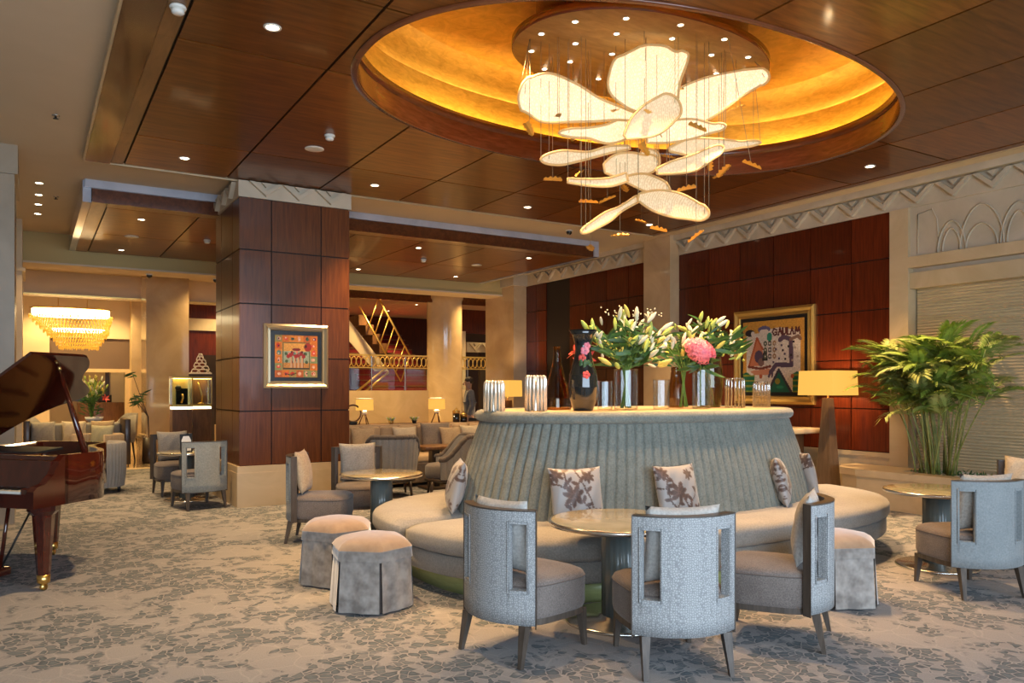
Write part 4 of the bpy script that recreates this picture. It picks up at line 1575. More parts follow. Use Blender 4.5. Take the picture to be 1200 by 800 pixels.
def in_poly(u, v, poly):
    c = False
    n = len(poly)
    for i in range(n):
        (x0, y0), (x1, y1) = poly[i], poly[i - 1]
        if (y0 > v) != (y1 > v) and u < (x1 - x0) * (v - y0) / (y1 - y0) + x0:
            c = not c
    return c


def near_seg(u, v, a, b):
    ax, ay = a
    bx, by = b
    dx, dy = bx - ax, by - ay
    k = max(0, min(1, ((u - ax) * dx + (v - ay) * dy) / (dx * dx + dy * dy + 1e-9)))
    return math.hypot(u - ax - k * dx, v - ay - k * dy)


def layers_fn(base, shapes):
    def fn(u, v):
        c = base(u, v)
        for s_ in shapes:
            k = s_[0]
            if k == 'p' and in_poly(u, v, s_[1]):
                c = s_[2]
            elif k == 'e' and ((u - s_[1]) / s_[3]) ** 2 + ((v - s_[2]) / s_[4]) ** 2 < 1:
                c = s_[5]
            elif k == 'l' and any(near_seg(u, v, a, b) < s_[2] for a, b in zip(s_[1], s_[1][1:])):
                c = s_[3]
        return c
    return fn


rnd = random.Random(5)
OR, RD, GN, TE = lin(198, 108, 38), lin(186, 48, 30), lin(128, 132, 84), lin(88, 120, 110)
sq_cols = {}


def base1(u, v):
    i, j = int(u * 6), int(v * 6)
    rr = random.Random(i * 31 + j * 7)
    edge = i in (0, 5) or j in (0, 5)
    k = rr.choice([OR, lin(206, 122, 48), GN, lin(176, 90, 40), lin(150, 128, 70)]) if edge else lin(214, 150, 72)
    n_ = random.Random(int(u * 60) * 97 + int(v * 60)).uniform(0.78, 1.16)
    if not edge and v < 0.62:
        k = lin(150, 158, 130) if v > 0.34 else lin(190, 128, 64)
    return tuple(c * n_ for c in k)


sh1 = [('l', [(0.19, 0.19), (0.81, 0.19), (0.81, 0.82), (0.19, 0.82), (0.19, 0.19)], 0.012, lin(96, 92, 56))]
for k in range(6):
    for (a, b) in ((0.085 + 0.166 * k, 0.915), (0.085 + 0.166 * k, 0.085), (0.085, 0.085 + 0.166 * k), (0.915, 0.085 + 0.166 * k)):
        cc = rnd.choice([RD, lin(206, 70, 60), lin(60, 84, 64), lin(212, 150, 120), TE, lin(110, 30, 60)])
        sh1.append(('e', a + rnd.uniform(-.02, .02), b, rnd.uniform(0.03, 0.055), rnd.uniform(0.03, 0.06), cc))
        sh1.append(('e', a, b + rnd.uniform(-.02, .02), 0.018, 0.02, rnd.choice([lin(224, 190, 150), lin(40, 40, 40)])))
for k in range(4):
    x = 0.38 + 0.085 * k
    sh1 += [('p', [(x - 0.03, 0.22), (x + 0.03, 0.22), (x + 0.02, 0.5), (x - 0.02, 0.5)], lin(196, 150, 110)), ('l', [(x + .03, 0.22), (x + 0.02, 0.5)], 0.007, lin(110, 40, 30))]
for k in range(7):
    x = 0.31 + 0.06 * k
    sh1 += [('e', x, 0.5 + 0.03 * (k % 3), 0.045, 0.05, lin(150, 40, 38)), ('e', x + .02, 0.56 + 0.04 * (k % 2), 0.026, 0.03, rnd.choice([lin(216, 120, 100), lin(90, 24, 30), TE]))]
sh1 += [('e', 0.5, 0.66, 0.1, 0.035, lin(120, 36, 34)), ('e', 0.77, 0.72, 0.09, 0.1, lin(150, 44, 30)), ('e', 0.72, 0.74, 0.03, 0.04, lin(70, 26, 26)),
        ('l', [(0.2, 0.21), (0.8, 0.21)], 0.012, lin(60, 44, 34)), ('l', [(0.24, 0.09), (0.38, 0.05), (0.5, 0.1)], 0.012, lin(80, 50, 30))]
for x, y in ((0.27, 0.38), (0.74, 0.36), (0.26, 0.56), (0.72, 0.56)):
    sh1.append(('e', x, y, 0.035, 0.04, lin(70, 84, 56)))
t, L, hw, hh = frame_on_wall('small_painting', 'small gold framed painting in orange and red squares on the wood column', lambda a, b, d: (2.865 + a, 9.882 - d, 1.855 + b), 0.81, 0.80, 0.085, 'silver_gilt', 0.05)
painted(t, L, hw, hh, layers_fn(base1, sh1), 84, 84)

WHT, PUR, BLK, RST = lin(206, 190, 172), lin(84, 66, 82), lin(42, 34, 38), lin(164, 82, 48)


def base2(u, v):
    n_ = random.Random(int(u * 70) * 53 + int(v * 80)).uniform(0.8, 1.15)
    k = lin(186, 132, 56)
    if 0.06 < u < 0.94 and v < 0.86 - 0.03 * sin(8 * u):
        k = WHT
    if v < 0.26 + 0.02 * sin(30 * u) and (u < 0.2 or u > 0.82):
        k = lin(20, 96, 70) if int(v * 40) % 3 else lin(120, 130, 50)
    return tuple(c * n_ for c in k)


sh2 = [('p', [(0.1, 0.36), (0.24, 0.76), (0.33, 0.62), (0.36, 0.38)], lin(188, 112, 78)), ('l', [(0.1, 0.36), (0.24, 0.77), (0.34, 0.6)], 0.014, RST),
       ('l', [(0.1, 0.36), (0.3, 0.33), (0.46, 0.36)], 0.018, lin(110, 52, 40)), ('p', [(0.12, 0.3), (0.45, 0.33), (0.5, 0.24), (0.2, 0.24)], lin(192, 126, 96)),
       ('e', 0.27, 0.5, 0.07, 0.09, PUR), ('e', 0.31, 0.42, 0.05, 0.06, lin(120, 90, 84)), ('p', [(0.33, 0.44), (0.42, 0.44), (0.41, 0.58), (0.35, 0.58)], BLK),
       ('l', [(0.47, 0.28), (0.56, 0.38), (0.8, 0.37), (0.79, 0.72), (0.68, 0.76), (0.62, 0.72)], 0.032, PUR), ('l', [(0.79, 0.72), (0.9, 0.76), (0.94, 0.72)], 0.022, lin(120, 92, 78)),
       ('l', [(0.47, 0.28), (0.44, 0.22)], 0.018, PUR), ('l', [(0.5, 0.28), (0.49, 0.21)], 0.014, PUR),
       ('p', [(0.42, 0.0), (0.6, 0.31), (0.8, 0.0)], lin(20, 90, 72)), ('l', [(0.42, 0.0), (0.6, 0.31), (0.8, 0.0)], 0.018, lin(58, 52, 62)), ('e', 0.58, 0.15, 0.04, 0.04, lin(130, 120, 50)), ('e', 0.62, 0.07, 0.06, 0.02, lin(30, 120, 90)),
       ('e', 0.36, 0.88, 0.1, 0.05, lin(88, 82, 112)), ('e', 0.36, 0.855, 0.07, 0.03, WHT), ('e', 0.45, 0.77, 0.045, 0.06, lin(50, 128, 100)), ('e', 0.12, 0.84, 0.08, 0.05, BLK), ('e', 0.17, 0.83, 0.03, 0.03, WHT)]
# dark strokes of the invented lettering along the top, G A U L A M like curves
for a in ([(0.57, 0.86), (0.52, 0.88), (0.50, 0.83), (0.53, 0.79), (0.57, 0.80), (0.57, 0.83), (0.545, 0.83)], [(0.595, 0.79), (0.62, 0.89), (0.65, 0.79)], [(0.605, 0.83), (0.64, 0.83)],
          [(0.665, 0.88), (0.665, 0.81), (0.69, 0.79), (0.71, 0.81), (0.71, 0.88)], [(0.735, 0.88), (0.735, 0.79), (0.77, 0.79)], [(0.785, 0.79), (0.81, 0.88), (0.835, 0.79)],
          [(0.86, 0.79), (0.87, 0.88), (0.895, 0.82), (0.92, 0.88), (0.93, 0.79)]):
    sh2.append(('l', a, 0.012, lin(84, 40, 38)))
for k in range(9):
    x, y = 0.38 + 0.075 * (k % 3), 0.5 + 0.09 * (k // 3)
    sh2.append(('e', x, y, 0.03, 0.036, [lin(84, 84, 64), BLK, lin(150, 110, 76)][k % 3]))
    sh2.append(('e', x, y, 0.012, 0.016, WHT))
for k in range(14):
    x, y = 0.5 + 0.4 * ((k * 37) % 100) / 100, 0.4 + 0.3 * ((k * 53) % 100) / 100
    sh2.append(('p', [(x, y), (x + 0.03, y), (x + 0.03, y + 0.03), (x, y + 0.03)], [PUR, BLK, lin(160, 140, 120)][k % 3]))
for k in range(8):
    x, y = 0.22 + 0.085 * k, 0.12 + 0.1 * (k % 2)
    if not 0.4 < x < 0.78:
        sh2.append(('e', x, y, 0.025, 0.03, [PUR, RST, BLK][k % 3]))
t, L, hw, hh = frame_on_wall('large_painting', 'large gold framed abstract painting on the right mahogany wall', lambda a, b, d: (WX - 0.02 - d, 7.92 - a, 1.93 + b), 1.48, 1.42, 0.12, 'gold_frame', 0.055)
painted(t, L, hw, hh, layers_fn(base2, sh2), 100, 100)


# ================================================================ GLASS AND FLOWERS ON THE BANQUETTE TOP
def tag(o, label, cat, group=None):
    o['label'] = label
    o['category'] = cat
    if group:
        o['group'] = group
    return o


def rod_cylinder(label, x, y, r, h, bright=True, N=16):
    """Lantern of upright polished glass rods around a glass sleeve."""
    t = thing('ribbed_lantern', label, 'vase', (x, y, TOPZ))
    for k in range(N):
        a = 2 * pi * k / N
        px, py = r * cos(a), r * sin(a)
        qx, qy = (r - 0.02) * cos(a), (r - 0.02) * sin(a)
        MB().tube([(px, py, 0.004), (px, py, h - 0.03), ((px * .7 + qx * .3), (py * .7 + qy * .3), h - 0.008), (qx, qy, h)], 0.0115 if bright else 0.0085, 7).build(
            'rod', 'rib_metal' if bright else 'glass_rib', t)
    MB().lathe([(r * 0.80, 0.0), (r * 0.82, 0.008)], 28).build('foot', 'glass_clear', t)
    MB().lathe([(r - 0.03, h - 0.004), (r - 0.02, h + 0.004), (r - 0.034, h + 0.004)], 28, cap=False).build('top_ring', 'rib_metal', t)
    if bright:
        MB().lathe([(r * .80, 0.006), (r * .80, h - 0.01), (r * .77, h - 0.01), (r * .77, 0.006)], 28, cap=False).build('sleeve', 'rib_metal', t)
    return t


def vessel(name, label, x, y, prof, mat, th=0.006, seg=36, flute=None):
    """Hollow lathe-turned vase: outer profile, then back down inside."""
    t = thing(name, label, 'vase', (x, y, TOPZ))
    dense = [prof[0]]
    for (r0, z0), (r1, z1) in zip(prof, prof[1:]):
        if math.hypot(r1 - r0, z1 - z0) > 0.08:
            dense += [(r0 + (r1 - r0) * f, z0 + (z1 - z0) * f) for f in (0.04, 0.96)]
        dense.append((r1, z1))
    prof = dense
    inner = [(max(0.004, r - th), z + (th if i == 0 else 0)) for i, (r, z) in enumerate(prof)]
    MB().lathe([(0.001, 0.0)] + prof + inner[::-1] + [(0.001, th)], seg, cap=False, flute=flute).build('body', mat, t)
    return t


rod_cylinder('silver ribbed glass lantern at the left end of the banquette top', 3.22, 5.52, 0.078, 0.245)
rod_cylinder('taller silver ribbed glass lantern, second from the left end', 3.56, 5.42, 0.083, 0.29)
vessel('amber_bottle', 'amber long necked bottle vase behind the silver lanterns', 3.98, 5.72,
       [(0.12, 0.0), (0.135, 0.02), (0.13, 0.1), (0.1, 0.2), (0.065, 0.32), (0.04, 0.42), (0.032, 0.5), (0.034, 0.56)], 'glass_amber')
bv = vessel('black_vase', 'tall glossy black vase with painted pink flowers', 3.94, 5.28,
       [(0.075, 0.0), (0.085, 0.01), (0.115, 0.1), (0.128, 0.2), (0.118, 0.3), (0.085, 0.41), (0.066, 0.5), (0.068, 0.56), (0.088, 0.63), (0.122, 0.675)], 'black_glaze', 0.007)
for (a, z, r0, c) in ((-2.3, 0.44, 0.03, 'red'), (-2.0, 0.5, 0.035, 'pink'), (-1.7, 0.54, 0.03, 'pink'), (-2.0, 0.3, 0.03, 'red'), (-2.2, 0.40, 0.035, 'leaf_dark'), (-1.8, 0.38, 0.04, 'leaf_dark')):
    rr = 0.068 if z > 0.45 else (0.121 if z < 0.35 else 0.09)
    Mx = Matrix.Rotation(a, 3, 'Z')
    fl = MB()
    for p in range(5):
        b = 2 * pi * p / 5
        fl.ball(Mx @ Vector((rr + 0.001, r0 * 0.6 * cos(b), z + r0 * 0.6 * sin(b))), (r0 * .55, r0 * .55, r0 * .55) if False else (0.005, r0 * .55, r0 * .55), 7, 5, Mx)
    fl.build('painted_flower', c, bv)
vessel('glass_tumbler', 'small clear glass tumbler right of the black vase', 4.25, 5.38, [(0.062, 0.0), (0.066, 0.02), (0.066, 0.255)], 'glass_clear', 0.005)
vessel('flower_vase', 'clear straight glass vase holding the left lilies', 4.50, 5.40, [(0.10, 0.0), (0.106, 0.02), (0.106, 0.36)], 'glass_clear', 0.006)
vessel('glass_tumbler', 'clear glass tumbler between the two lily vases', 4.88, 5.36, [(0.07, 0.0), (0.074, 0.02), (0.074, 0.27)], 'glass_clear', 0.006)
vessel('amber_vase', 'round shouldered amber glass vase behind the pink bloom', 5.40, 5.72,
       [(0.07, 0.0), (0.085, 0.02), (0.088, 0.1), (0.075, 0.2), (0.055, 0.3), (0.05, 0.4)], 'glass_amber')
vessel('flower_vase', 'clear glass vase holding the pink hydrangea', 5.32, 5.30, [(0.078, 0.0), (0.084, 0.02), (0.084, 0.37)], 'glass_clear', 0.006)
vessel('olive_vase', 'large olive glass vase holding the right lilies', 5.74, 5.62, [(0.11, 0.0), (0.125, 0.03), (0.145, 0.2), (0.138, 0.38), (0.115, 0.52)], 'glass_olive')
rod_cylinder('clear ribbed glass lantern right of the olive vase', 5.80, 5.33, 0.088, 0.285, False)
rod_cylinder('smaller clear ribbed lantern at the right end of the banquette top', 6.16, 5.32, 0.078, 0.25, False)


def leaf_shape(L, w, droop, nseg=6):
    mb = MB()
    vs, fs = [], []
    for i in range(nseg + 1):
        f = i / nseg
        ww = w * sin(pi * min(1, f * 0.96 + 0.02)) ** 0.8
        z = droop * L * f * f
        for sx, dz in ((-1, 0.25), (0, 0.0), (1, 0.25)):
            vs.append((sx * ww, L * f, z + dz * ww))
    for i in range(nseg):
        a = i * 3
        fs += [(a, a + 1, a + 4, a + 3), (a + 1, a + 2, a + 5, a + 4)]
    return mb.add(vs, fs, True)


LEAF = []
for k in range(4):
    me = leaf_shape(0.13 + 0.025 * k, 0.011 + 0.002 * k, -0.25 - 0.15 * k).mesh('leaf')
    me.materials.append(M['leaf' if k % 2 else 'leaf_dark'])
    LEAF.append(me)
BUD = {}
for m_ in ('bud_green', 'bud_white', 'bud_yellow'):
    me = MB().lathe([(0.003, 0), (0.011, 0.012), (0.017, 0.045), (0.018, 0.07), (0.012, 0.10), (0.002, 0.118)], 9).mesh('bud')
    me.materials.append(M[m_])
    BUD[m_] = me
mb = MB()
for p in range(6):
    a = 2 * pi * p / 6
    R_ = Matrix.Rotation(a, 3, 'Z')
    q = leaf_shape(0.11, 0.022, -0.35, 5)
    q2 = [R_ @ (Matrix.Rotation(0.9, 3, 'X') @ Vector(v)) for v in q.v]
    mb.add(q2, q.f, True)
LILY = mb.mesh('open_lily')
LILY.materials.append(M['bud_white'])


def aim(d, roll=0.0, axis='Z'):
    return Vector(d).to_track_quat(axis, 'X' if axis == 'Y' else 'Y').to_euler()


def bouquet(label, x, y, spread, hmin, hmax, nst, nbud, nleaf, vase_h, seed, pale, r0=0.06, lean=(0, 0)):
    rnd = random.Random(seed)
    t = thing('lily_bouquet', label, 'flowers', (x, y, TOPZ))
    tips = []
    for k in range(nst):
        a = rnd.uniform(0, 2 * pi)
        rr = spread * sqrt(rnd.random())
        top = Vector((rr * cos(a) + lean[0], 0.6 * rr * sin(a) + lean[1], rnd.uniform(hmin, hmax) - 0.35 * rr))
        bot = Vector((r0 * 0.8 * cos(a + 2.6), r0 * 0.8 * sin(a + 2.6), 0.015))
        md = Vector((r0 * 0.5 * cos(a), r0 * 0.5 * sin(a), vase_h))
        pts = [bot, md, md * 0.5 + top * 0.5 + Vector((0, 0, 0.03)), top]
        MB().tube(pts, 0.0045, 5).build('stem', 'stem', t)
        tips.append((md, top))
    for k in range(nleaf):
        md, top = tips[rnd.randrange(nst)]
        f = rnd.uniform(0.18, 0.95)
        p = md * (1 - f) + top * f
        a = rnd.uniform(0, 2 * pi)
        d = Vector((cos(a), sin(a), rnd.uniform(-0.15, 1.0)))
        o = link('leaf', LEAF[rnd.randrange(4)], t, p, aim(d, 0, 'Y'))
        s_ = rnd.uniform(0.75, 1.25)
        o.scale = (s_, s_, s_)
    for k in range(nbud):
        md, top = tips[k % nst]
        d = (top - md).normalized() + Vector((rnd.uniform(-.9, .9), rnd.uniform(-.9, .9), rnd.uniform(-0.2, .5)))
        p = top + Vector((rnd.uniform(-.06, .06), rnd.uniform(-.06, .06), rnd.uniform(-0.11, 0.06)))
        m_ = rnd.choices(('bud_green', 'bud_white', 'bud_yellow'), pale)[0]
        o = link('bud', BUD[m_], t, p, aim(d))
        s_ = rnd.uniform(0.7, 1.2)
        o.scale = (s_, s_, s_)
    return t, tips, rnd


t, tips, rnd = bouquet('big bunch of lily buds and leaves in the left straight vase', 4.50, 5.40, 0.40, 0.56, 0.86, 26, 74, 190, 0.36, 3, (2, 3, 3))
for p in ((0.10, -0.12, 0.60), (-0.05, -0.05, 0.72)):
    link('open_lily', LILY, t, p, (radians(50), 0, rnd.random() * 6))
sp = MB()
for k in range(46):
    c = rnd.choice(((-0.16, 0, 0.86), (0.22, 0.05, 0.84), (0.30, 0, 0.88), (0.05, 0.0, 0.80)))
    sp.ball((c[0] + rnd.gauss(0, .05), c[1] + rnd.gauss(0, .04), c[2] + rnd.gauss(0, .035)), 0.007, 6, 4)
sp.build('tiny_white_sprays', 'bud_white', t, kind='stuff')
bouquet('bunch of lily buds and dark leaves in the olive vase, before the large painting', 5.74, 5.62, 0.42, 0.62, 0.92, 24, 64, 170, 0.50, 8, (4, 3, 2), 0.08)
bouquet('lily buds between the two big bunches, above the pink bloom', 5.24, 5.45, 0.32, 0.54, 0.80, 14, 40, 70, 0.37, 12, (2, 3, 3), 0.05)
t = thing('pink_hydrangea', 'round pink hydrangea head hanging over the vase right of centre', 'flower', (5.32, 5.30, TOPZ))
rnd = random.Random(2)
MB().tube([(0.01, 0.02, 0.02), (-0.01, 0.0, 0.36), (-0.06, -0.04, 0.52)], 0.006, 6).build('stem', 'stem', t)
pf = MB()
for p in range(4):
    a = pi / 2 * p + 0.3
    pf.add([(0, 0, 0.004), (0.012 * cos(a - .6), 0.012 * sin(a - .6), 0.004), (0.024 * cos(a), 0.024 * sin(a), 0.009), (0.012 * cos(a + .6), 0.012 * sin(a + .6), 0.004)], [(0, 1, 2, 3)])
pfm = pf.mesh('floret')
pfm.materials.append(M['pink'])
MB().ball((-0.06, -0.05, 0.53), (0.15, 0.095, 0.088), 14, 9, Matrix.Rotation(0.45, 3, 'Y')).build('flower_core', 'pink', t)
Rt = Matrix.Rotation(0.45, 3, 'Y')
for k in range(230):
    z = rnd.uniform(-1, 1)
    a = rnd.uniform(0, 2 * pi)
    q = sqrt(1 - z * z)
    nrm = Vector((q * cos(a), q * sin(a), z))
    p = Rt @ Vector((nrm.x * 0.16, nrm.y * 0.103, nrm.z * 0.096)) + Vector((-0.06, -0.05, 0.53))
    o = link('floret', pfm, t, p, aim(Rt @ nrm + Vector((rnd.uniform(-.3, .3), rnd.uniform(-.3, .3), 0))))
    o.scale = (1.15, 1.15, 1.15)
for k in range(26):
    a = rnd.uniform(0, 2 * pi)
    o = link('leaf', LEAF[k % 4], t, (-0.02, -0.01, 0.38 + 0.1 * rnd.random()), aim((cos(a), sin(a), rnd.uniform(-0.7, 0.2)), 0, 'Y'))
t = thing('red_gladiolus', 'red blooms peeping out behind the black vase', 'flower', (4.1, 5.55, TOPZ))
MB().tube([(0.02, 0.0, 0.0), (0.0, -0.02, 0.5)], 0.006, 6).build('stem', 'stem', t)
for k in range(6):
    link('bloom', LILY, t, (0.03 * (-1) ** k, -0.03, 0.20 + 0.06 * k), (radians(60), 0, k * 2.1))
for ch in t.children:
    if ch.name.startswith('bloom'):
        if ch.data.name == 'open_lily' or ch.data.name.startswith('open_lily'):
            ch.data = ch.data.copy()
            ch.data.materials[0] = M['red']

# ================================================================ PETAL CHANDELIER
PETALS = [
 [(4.68, 5.46, 3.9, 0.031), (4.48, 5.51, 3.92, 0.061), (4.27, 5.56, 3.93, 0.106), (4.05, 5.61, 3.96, 0.165), (3.83, 5.67, 3.98, 0.201), (3.67, 5.69, 3.98, 0.147), (3.56, 5.68, 3.98, 0.029)],
 [(4.88, 5.22, 3.85, 0.061), (4.77, 5.21, 3.96, 0.151), (4.66, 5.2, 4.07, 0.284), (4.57, 5.18, 4.18, 0.362), (4.5, 5.14, 4.26, 0.307), (4.45, 5.09, 4.31, 0.196), (4.4, 5.04, 4.33, 0.036)],
 [(4.82, 5.37, 3.83, 0.123), (5.05, 5.26, 3.98, 0.178), (5.27, 5.14, 4.1, 0.171), (5.5, 5.02, 4.22, 0.117), (5.67, 4.94, 4.29, 0.078), (5.78, 4.9, 4.31, 0.023)],
 [(4.36, 5.24, 3.61, 0.022), (4.45, 5.17, 3.69, 0.103), (4.55, 5.1, 3.76, 0.139), (4.65, 5.02, 3.85, 0.124), (4.72, 4.97, 3.91, 0.029)],
 [(4.73, 5.54, 3.88, 0.07), (4.54, 5.51, 3.78, 0.092), (4.36, 5.48, 3.7, 0.083), (4.14, 5.47, 3.67, 0.045), (3.85, 5.5, 3.63, 0.015)],
 [(4.75, 5.41, 3.74, 0.069), (4.91, 5.28, 3.76, 0.092), (5.07, 5.16, 3.78, 0.084), (5.21, 5.05, 3.78, 0.038), (5.29, 4.97, 3.79, 0.015)],
 [(4.69, 5.57, 3.66, 0.016), (4.47, 5.59, 3.61, 0.031), (4.25, 5.61, 3.53, 0.03), (4.01, 5.64, 3.48, 0.06), (3.77, 5.66, 3.43, 0.015)],
 [(4.86, 5.23, 3.58, 0.015), (5.1, 5.23, 3.64, 0.07), (5.39, 5.2, 3.69, 0.063), (5.68, 5.17, 3.74, 0.032), (5.95, 5.15, 3.8, 0.012)],
 [(4.63, 5.14, 3.33, 0.022), (4.81, 5.14, 3.39, 0.053), (5.04, 5.12, 3.46, 0.068), (5.24, 5.11, 3.57, 0.054), (5.42, 5.12, 3.66, 0.016)],
 [(4.36, 5.53, 3.41, 0.038), (4.52, 5.56, 3.46, 0.1), (4.7, 5.56, 3.49, 0.117), (4.88, 5.57, 3.53, 0.087), (5.05, 5.58, 3.6, 0.024)],
 [(4.6, 5.5, 3.36, 0.039), (4.41, 5.51, 3.29, 0.038), (4.2, 5.52, 3.26, 0.03), (3.97, 5.54, 3.25, 0.018)],
 [(4.65, 5.59, 3.37, 0.023), (4.74, 5.46, 3.33, 0.07), (4.82, 5.33, 3.26, 0.069), (4.86, 5.23, 3.18, 0.015)],
 [(4.69, 5.45, 3.18, 0.031), (4.77, 5.31, 3.13, 0.092), (4.88, 5.16, 3.07, 0.106), (4.97, 5.02, 3.0, 0.075), (5.01, 4.9, 2.95, 0.022)],
 [(4.75, 5.53, 3.19, 0.031), (4.54, 5.51, 3.07, 0.023), (4.36, 5.48, 2.97, 0.045), (4.18, 5.44, 2.87, 0.037), (4.01, 5.4, 2.78, 0.011)],
 [(4.91, 5.67, 3.68, 0.032), (4.98, 5.62, 3.63, 0.072), (5.04, 5.59, 3.53, 0.024)],
]
ORN = [(3.84, 5.51, 3.77), (4.38, 5.39, 3.88), (4.64, 6.02, 3.92), (4.3, 5.92, 3.79), (4.49, 5.12, 3.81), (4.99, 5.29, 4.16), (5.5, 5.04, 4.0), (4.92, 4.95, 3.7),
       (5.19, 5.59, 3.87), (3.65, 5.66, 3.67), (4.01, 5.83, 3.32), (4.31, 5.82, 3.42), (4.53, 5.57, 3.31), (4.58, 5.76, 3.2), (4.83, 5.82, 3.35), (5.1, 5.96, 3.72),
       (4.63, 5.3, 3.56), (5.11, 5.52, 3.62), (5.48, 5.36, 3.57), (5.24, 4.94, 3.37), (5.17, 4.57, 3.32), (5.56, 5.7, 3.58), (4.96, 5.12, 3.21), (4.23, 5.59, 3.1),
       (5.09, 5.87, 3.07), (4.98, 5.51, 2.92), (4.59, 5.59, 2.84), (4.58, 6.02, 2.79), (4.8, 4.84, 2.73), (5.57, 5.32, 3.46)]
HC = Vector((DC[0], DC[1], DZ))
ch = thing('petal_chandelier', 'chandelier of glowing mesh petals and gilded leaves under the golden dome', 'chandelier', HC)


def catmull(pts, per=6):
    out = []
    n = len(pts)
    for i in range(n - 1):
        p0, p1, p2, p3 = pts[max(0, i - 1)], pts[i], pts[i + 1], pts[min(n - 1, i + 2)]
        for k in range(per):
            u = k / per
            out.append([0.5 * (2 * p1[j] + (p2[j] - p0[j]) * u + (2 * p0[j] - 5 * p1[j] + 4 * p2[j] - p3[j]) * u * u + (3 * p1[j] - p0[j] - 3 * p2[j] + p3[j]) * u ** 3) for j in range(4)])
    out.append(list(pts[-1]))
    return out


rnd = random.Random(9)
up_view = Vector((0, 0, EYE)) - Vector((DC[0], DC[1], 3.6))      # the petals hang open towards the seats on this side
up_view.normalize()


def wire_to(p):
    q = Vector((p[0], p[1], 0)) - Vector((DC[0], DC[1], 0))
    k = sqrt((q.x / (DA * .44)) ** 2 + (q.y / (DB * .44)) ** 2)
    if k > 1:
        q = q / k
    MB().tube([Vector(p) - HC, (q.x, q.y, 0)], 0.0028, 4).build('wire', 'wire', ch)


for pi_, pet in enumerate(PETALS):
    a_, b_ = pet[-2], pet[-1]
    if b_[3] < 0.5 * a_[3] and pi_ != 1:
        pet = pet[:-1] + [tuple(a_[j] + (b_[j] - a_[j]) * f_ for j in range(3)) + (a_[3] * g_,) for f_, g_ in ((0.45, 0.90), (0.75, 0.66), (0.93, 0.36), (1.0, 0.05))]
    sp = catmull(pet, 6)
    nrow, nw = len(sp), 8
    vs, fs, left, right = [], [], [], []
    tw = rnd.uniform(-0.25, 0.25)
    for i, (x, y, z, hw) in enumerate(sp):
        a = Vector(sp[max(0, i - 1)][:3])
        b = Vector(sp[min(nrow - 1, i + 1)][:3])
        d = (b - a).normalized()
        nrm = (up_view - d * up_view.dot(d)).normalized()
        wd = d.cross(nrm).normalized()
        f = i / (nrow - 1)
        an = tw * sin(pi * f)
        wd2 = wd * cos(an) + nrm * sin(an)
        n2 = d.cross(wd2)
        if n2.dot(up_view) < 0:
            n2 = -n2
        hw = max(0.006, hw)
        for k in range(nw + 1):
            u = 2 * k / nw - 1
            p = Vector((x, y, z)) + wd2 * hw * u - n2 * hw * 0.35 * (1 - u * u) - HC
            vs.append(p)
            if k == 0:
                left.append(p)
            if k == nw:
                right.append(p)
    for i in range(nrow - 1):
        for k in range(nw):
            a = i * (nw + 1) + k
            fs.append((a, a + 1, a + nw + 2, a + nw + 1))
    po = MB().add(vs, fs, True).build('petal', 'petal' if pi_ in (0, 1, 2, 4, 5) else 'petal_soft', ch)
    MB().tube(left + right[::-1], 0.011, 6, True).build('petal_frame', 'petal_frame', po)
    for q in (sp[0], sp[len(sp) * 2 // 3], sp[-1]):
        if q[2] < DZ - 0.05:
            wire_to((q[0], q[1], q[2]))
om = MB()
zig = [(-0.085, 0.012), (-0.06, 0.03), (-0.045, 0.02), (-0.02, 0.036), (0.0, 0.022), (0.025, 0.04), (0.045, 0.024), (0.07, 0.034), (0.085, 0.014)]
for sg in (-1, 1):
    for (x0, y0), (x1, y1) in zip(zig, zig[1:]):
        om.add([(x0, 0, 0), (x1, 0, 0), (x1, sg * y1, 0.6 * y1), (x0, sg * y0, 0.6 * y0)], [(0, 1, 2, 3)])
ome = om.mesh('gilded_leaf')
ome.materials.append(M['gold_orn'])
for p in ORN:
    link('gilded_leaf', ome, ch, Vector(p) - HC, (rnd.uniform(-.5, .5), rnd.uniform(-.5, .5), rnd.uniform(0, 6.28)))
    wire_to(p)

# ================================================================ DOWNLIGHTS AND CEILING FITTINGS
def downlight(x, y, z, label, group, r=0.055, power=0, mat='bulb', size=80, tint=(1.0, 0.66, 0.32)):
    t = thing('downlight', label, 'light', (x, y, z), 0, group)
    MB().lathe([(r * 0.75, 0.0), (r * 0.75, -0.004), (r, -0.006), (r * 1.05, 0.0)], 24, cap=False).build('trim_ring', 'trim_white', t)
    MB().lathe([(r * 0.74, -0.001), (r * 0.5, 0.0), (0.001, 0.0)], 24, cap=False).build('lamp', mat, t)
    if power:
        spot((x, y, z - 0.02), power, size, tint)
    return t


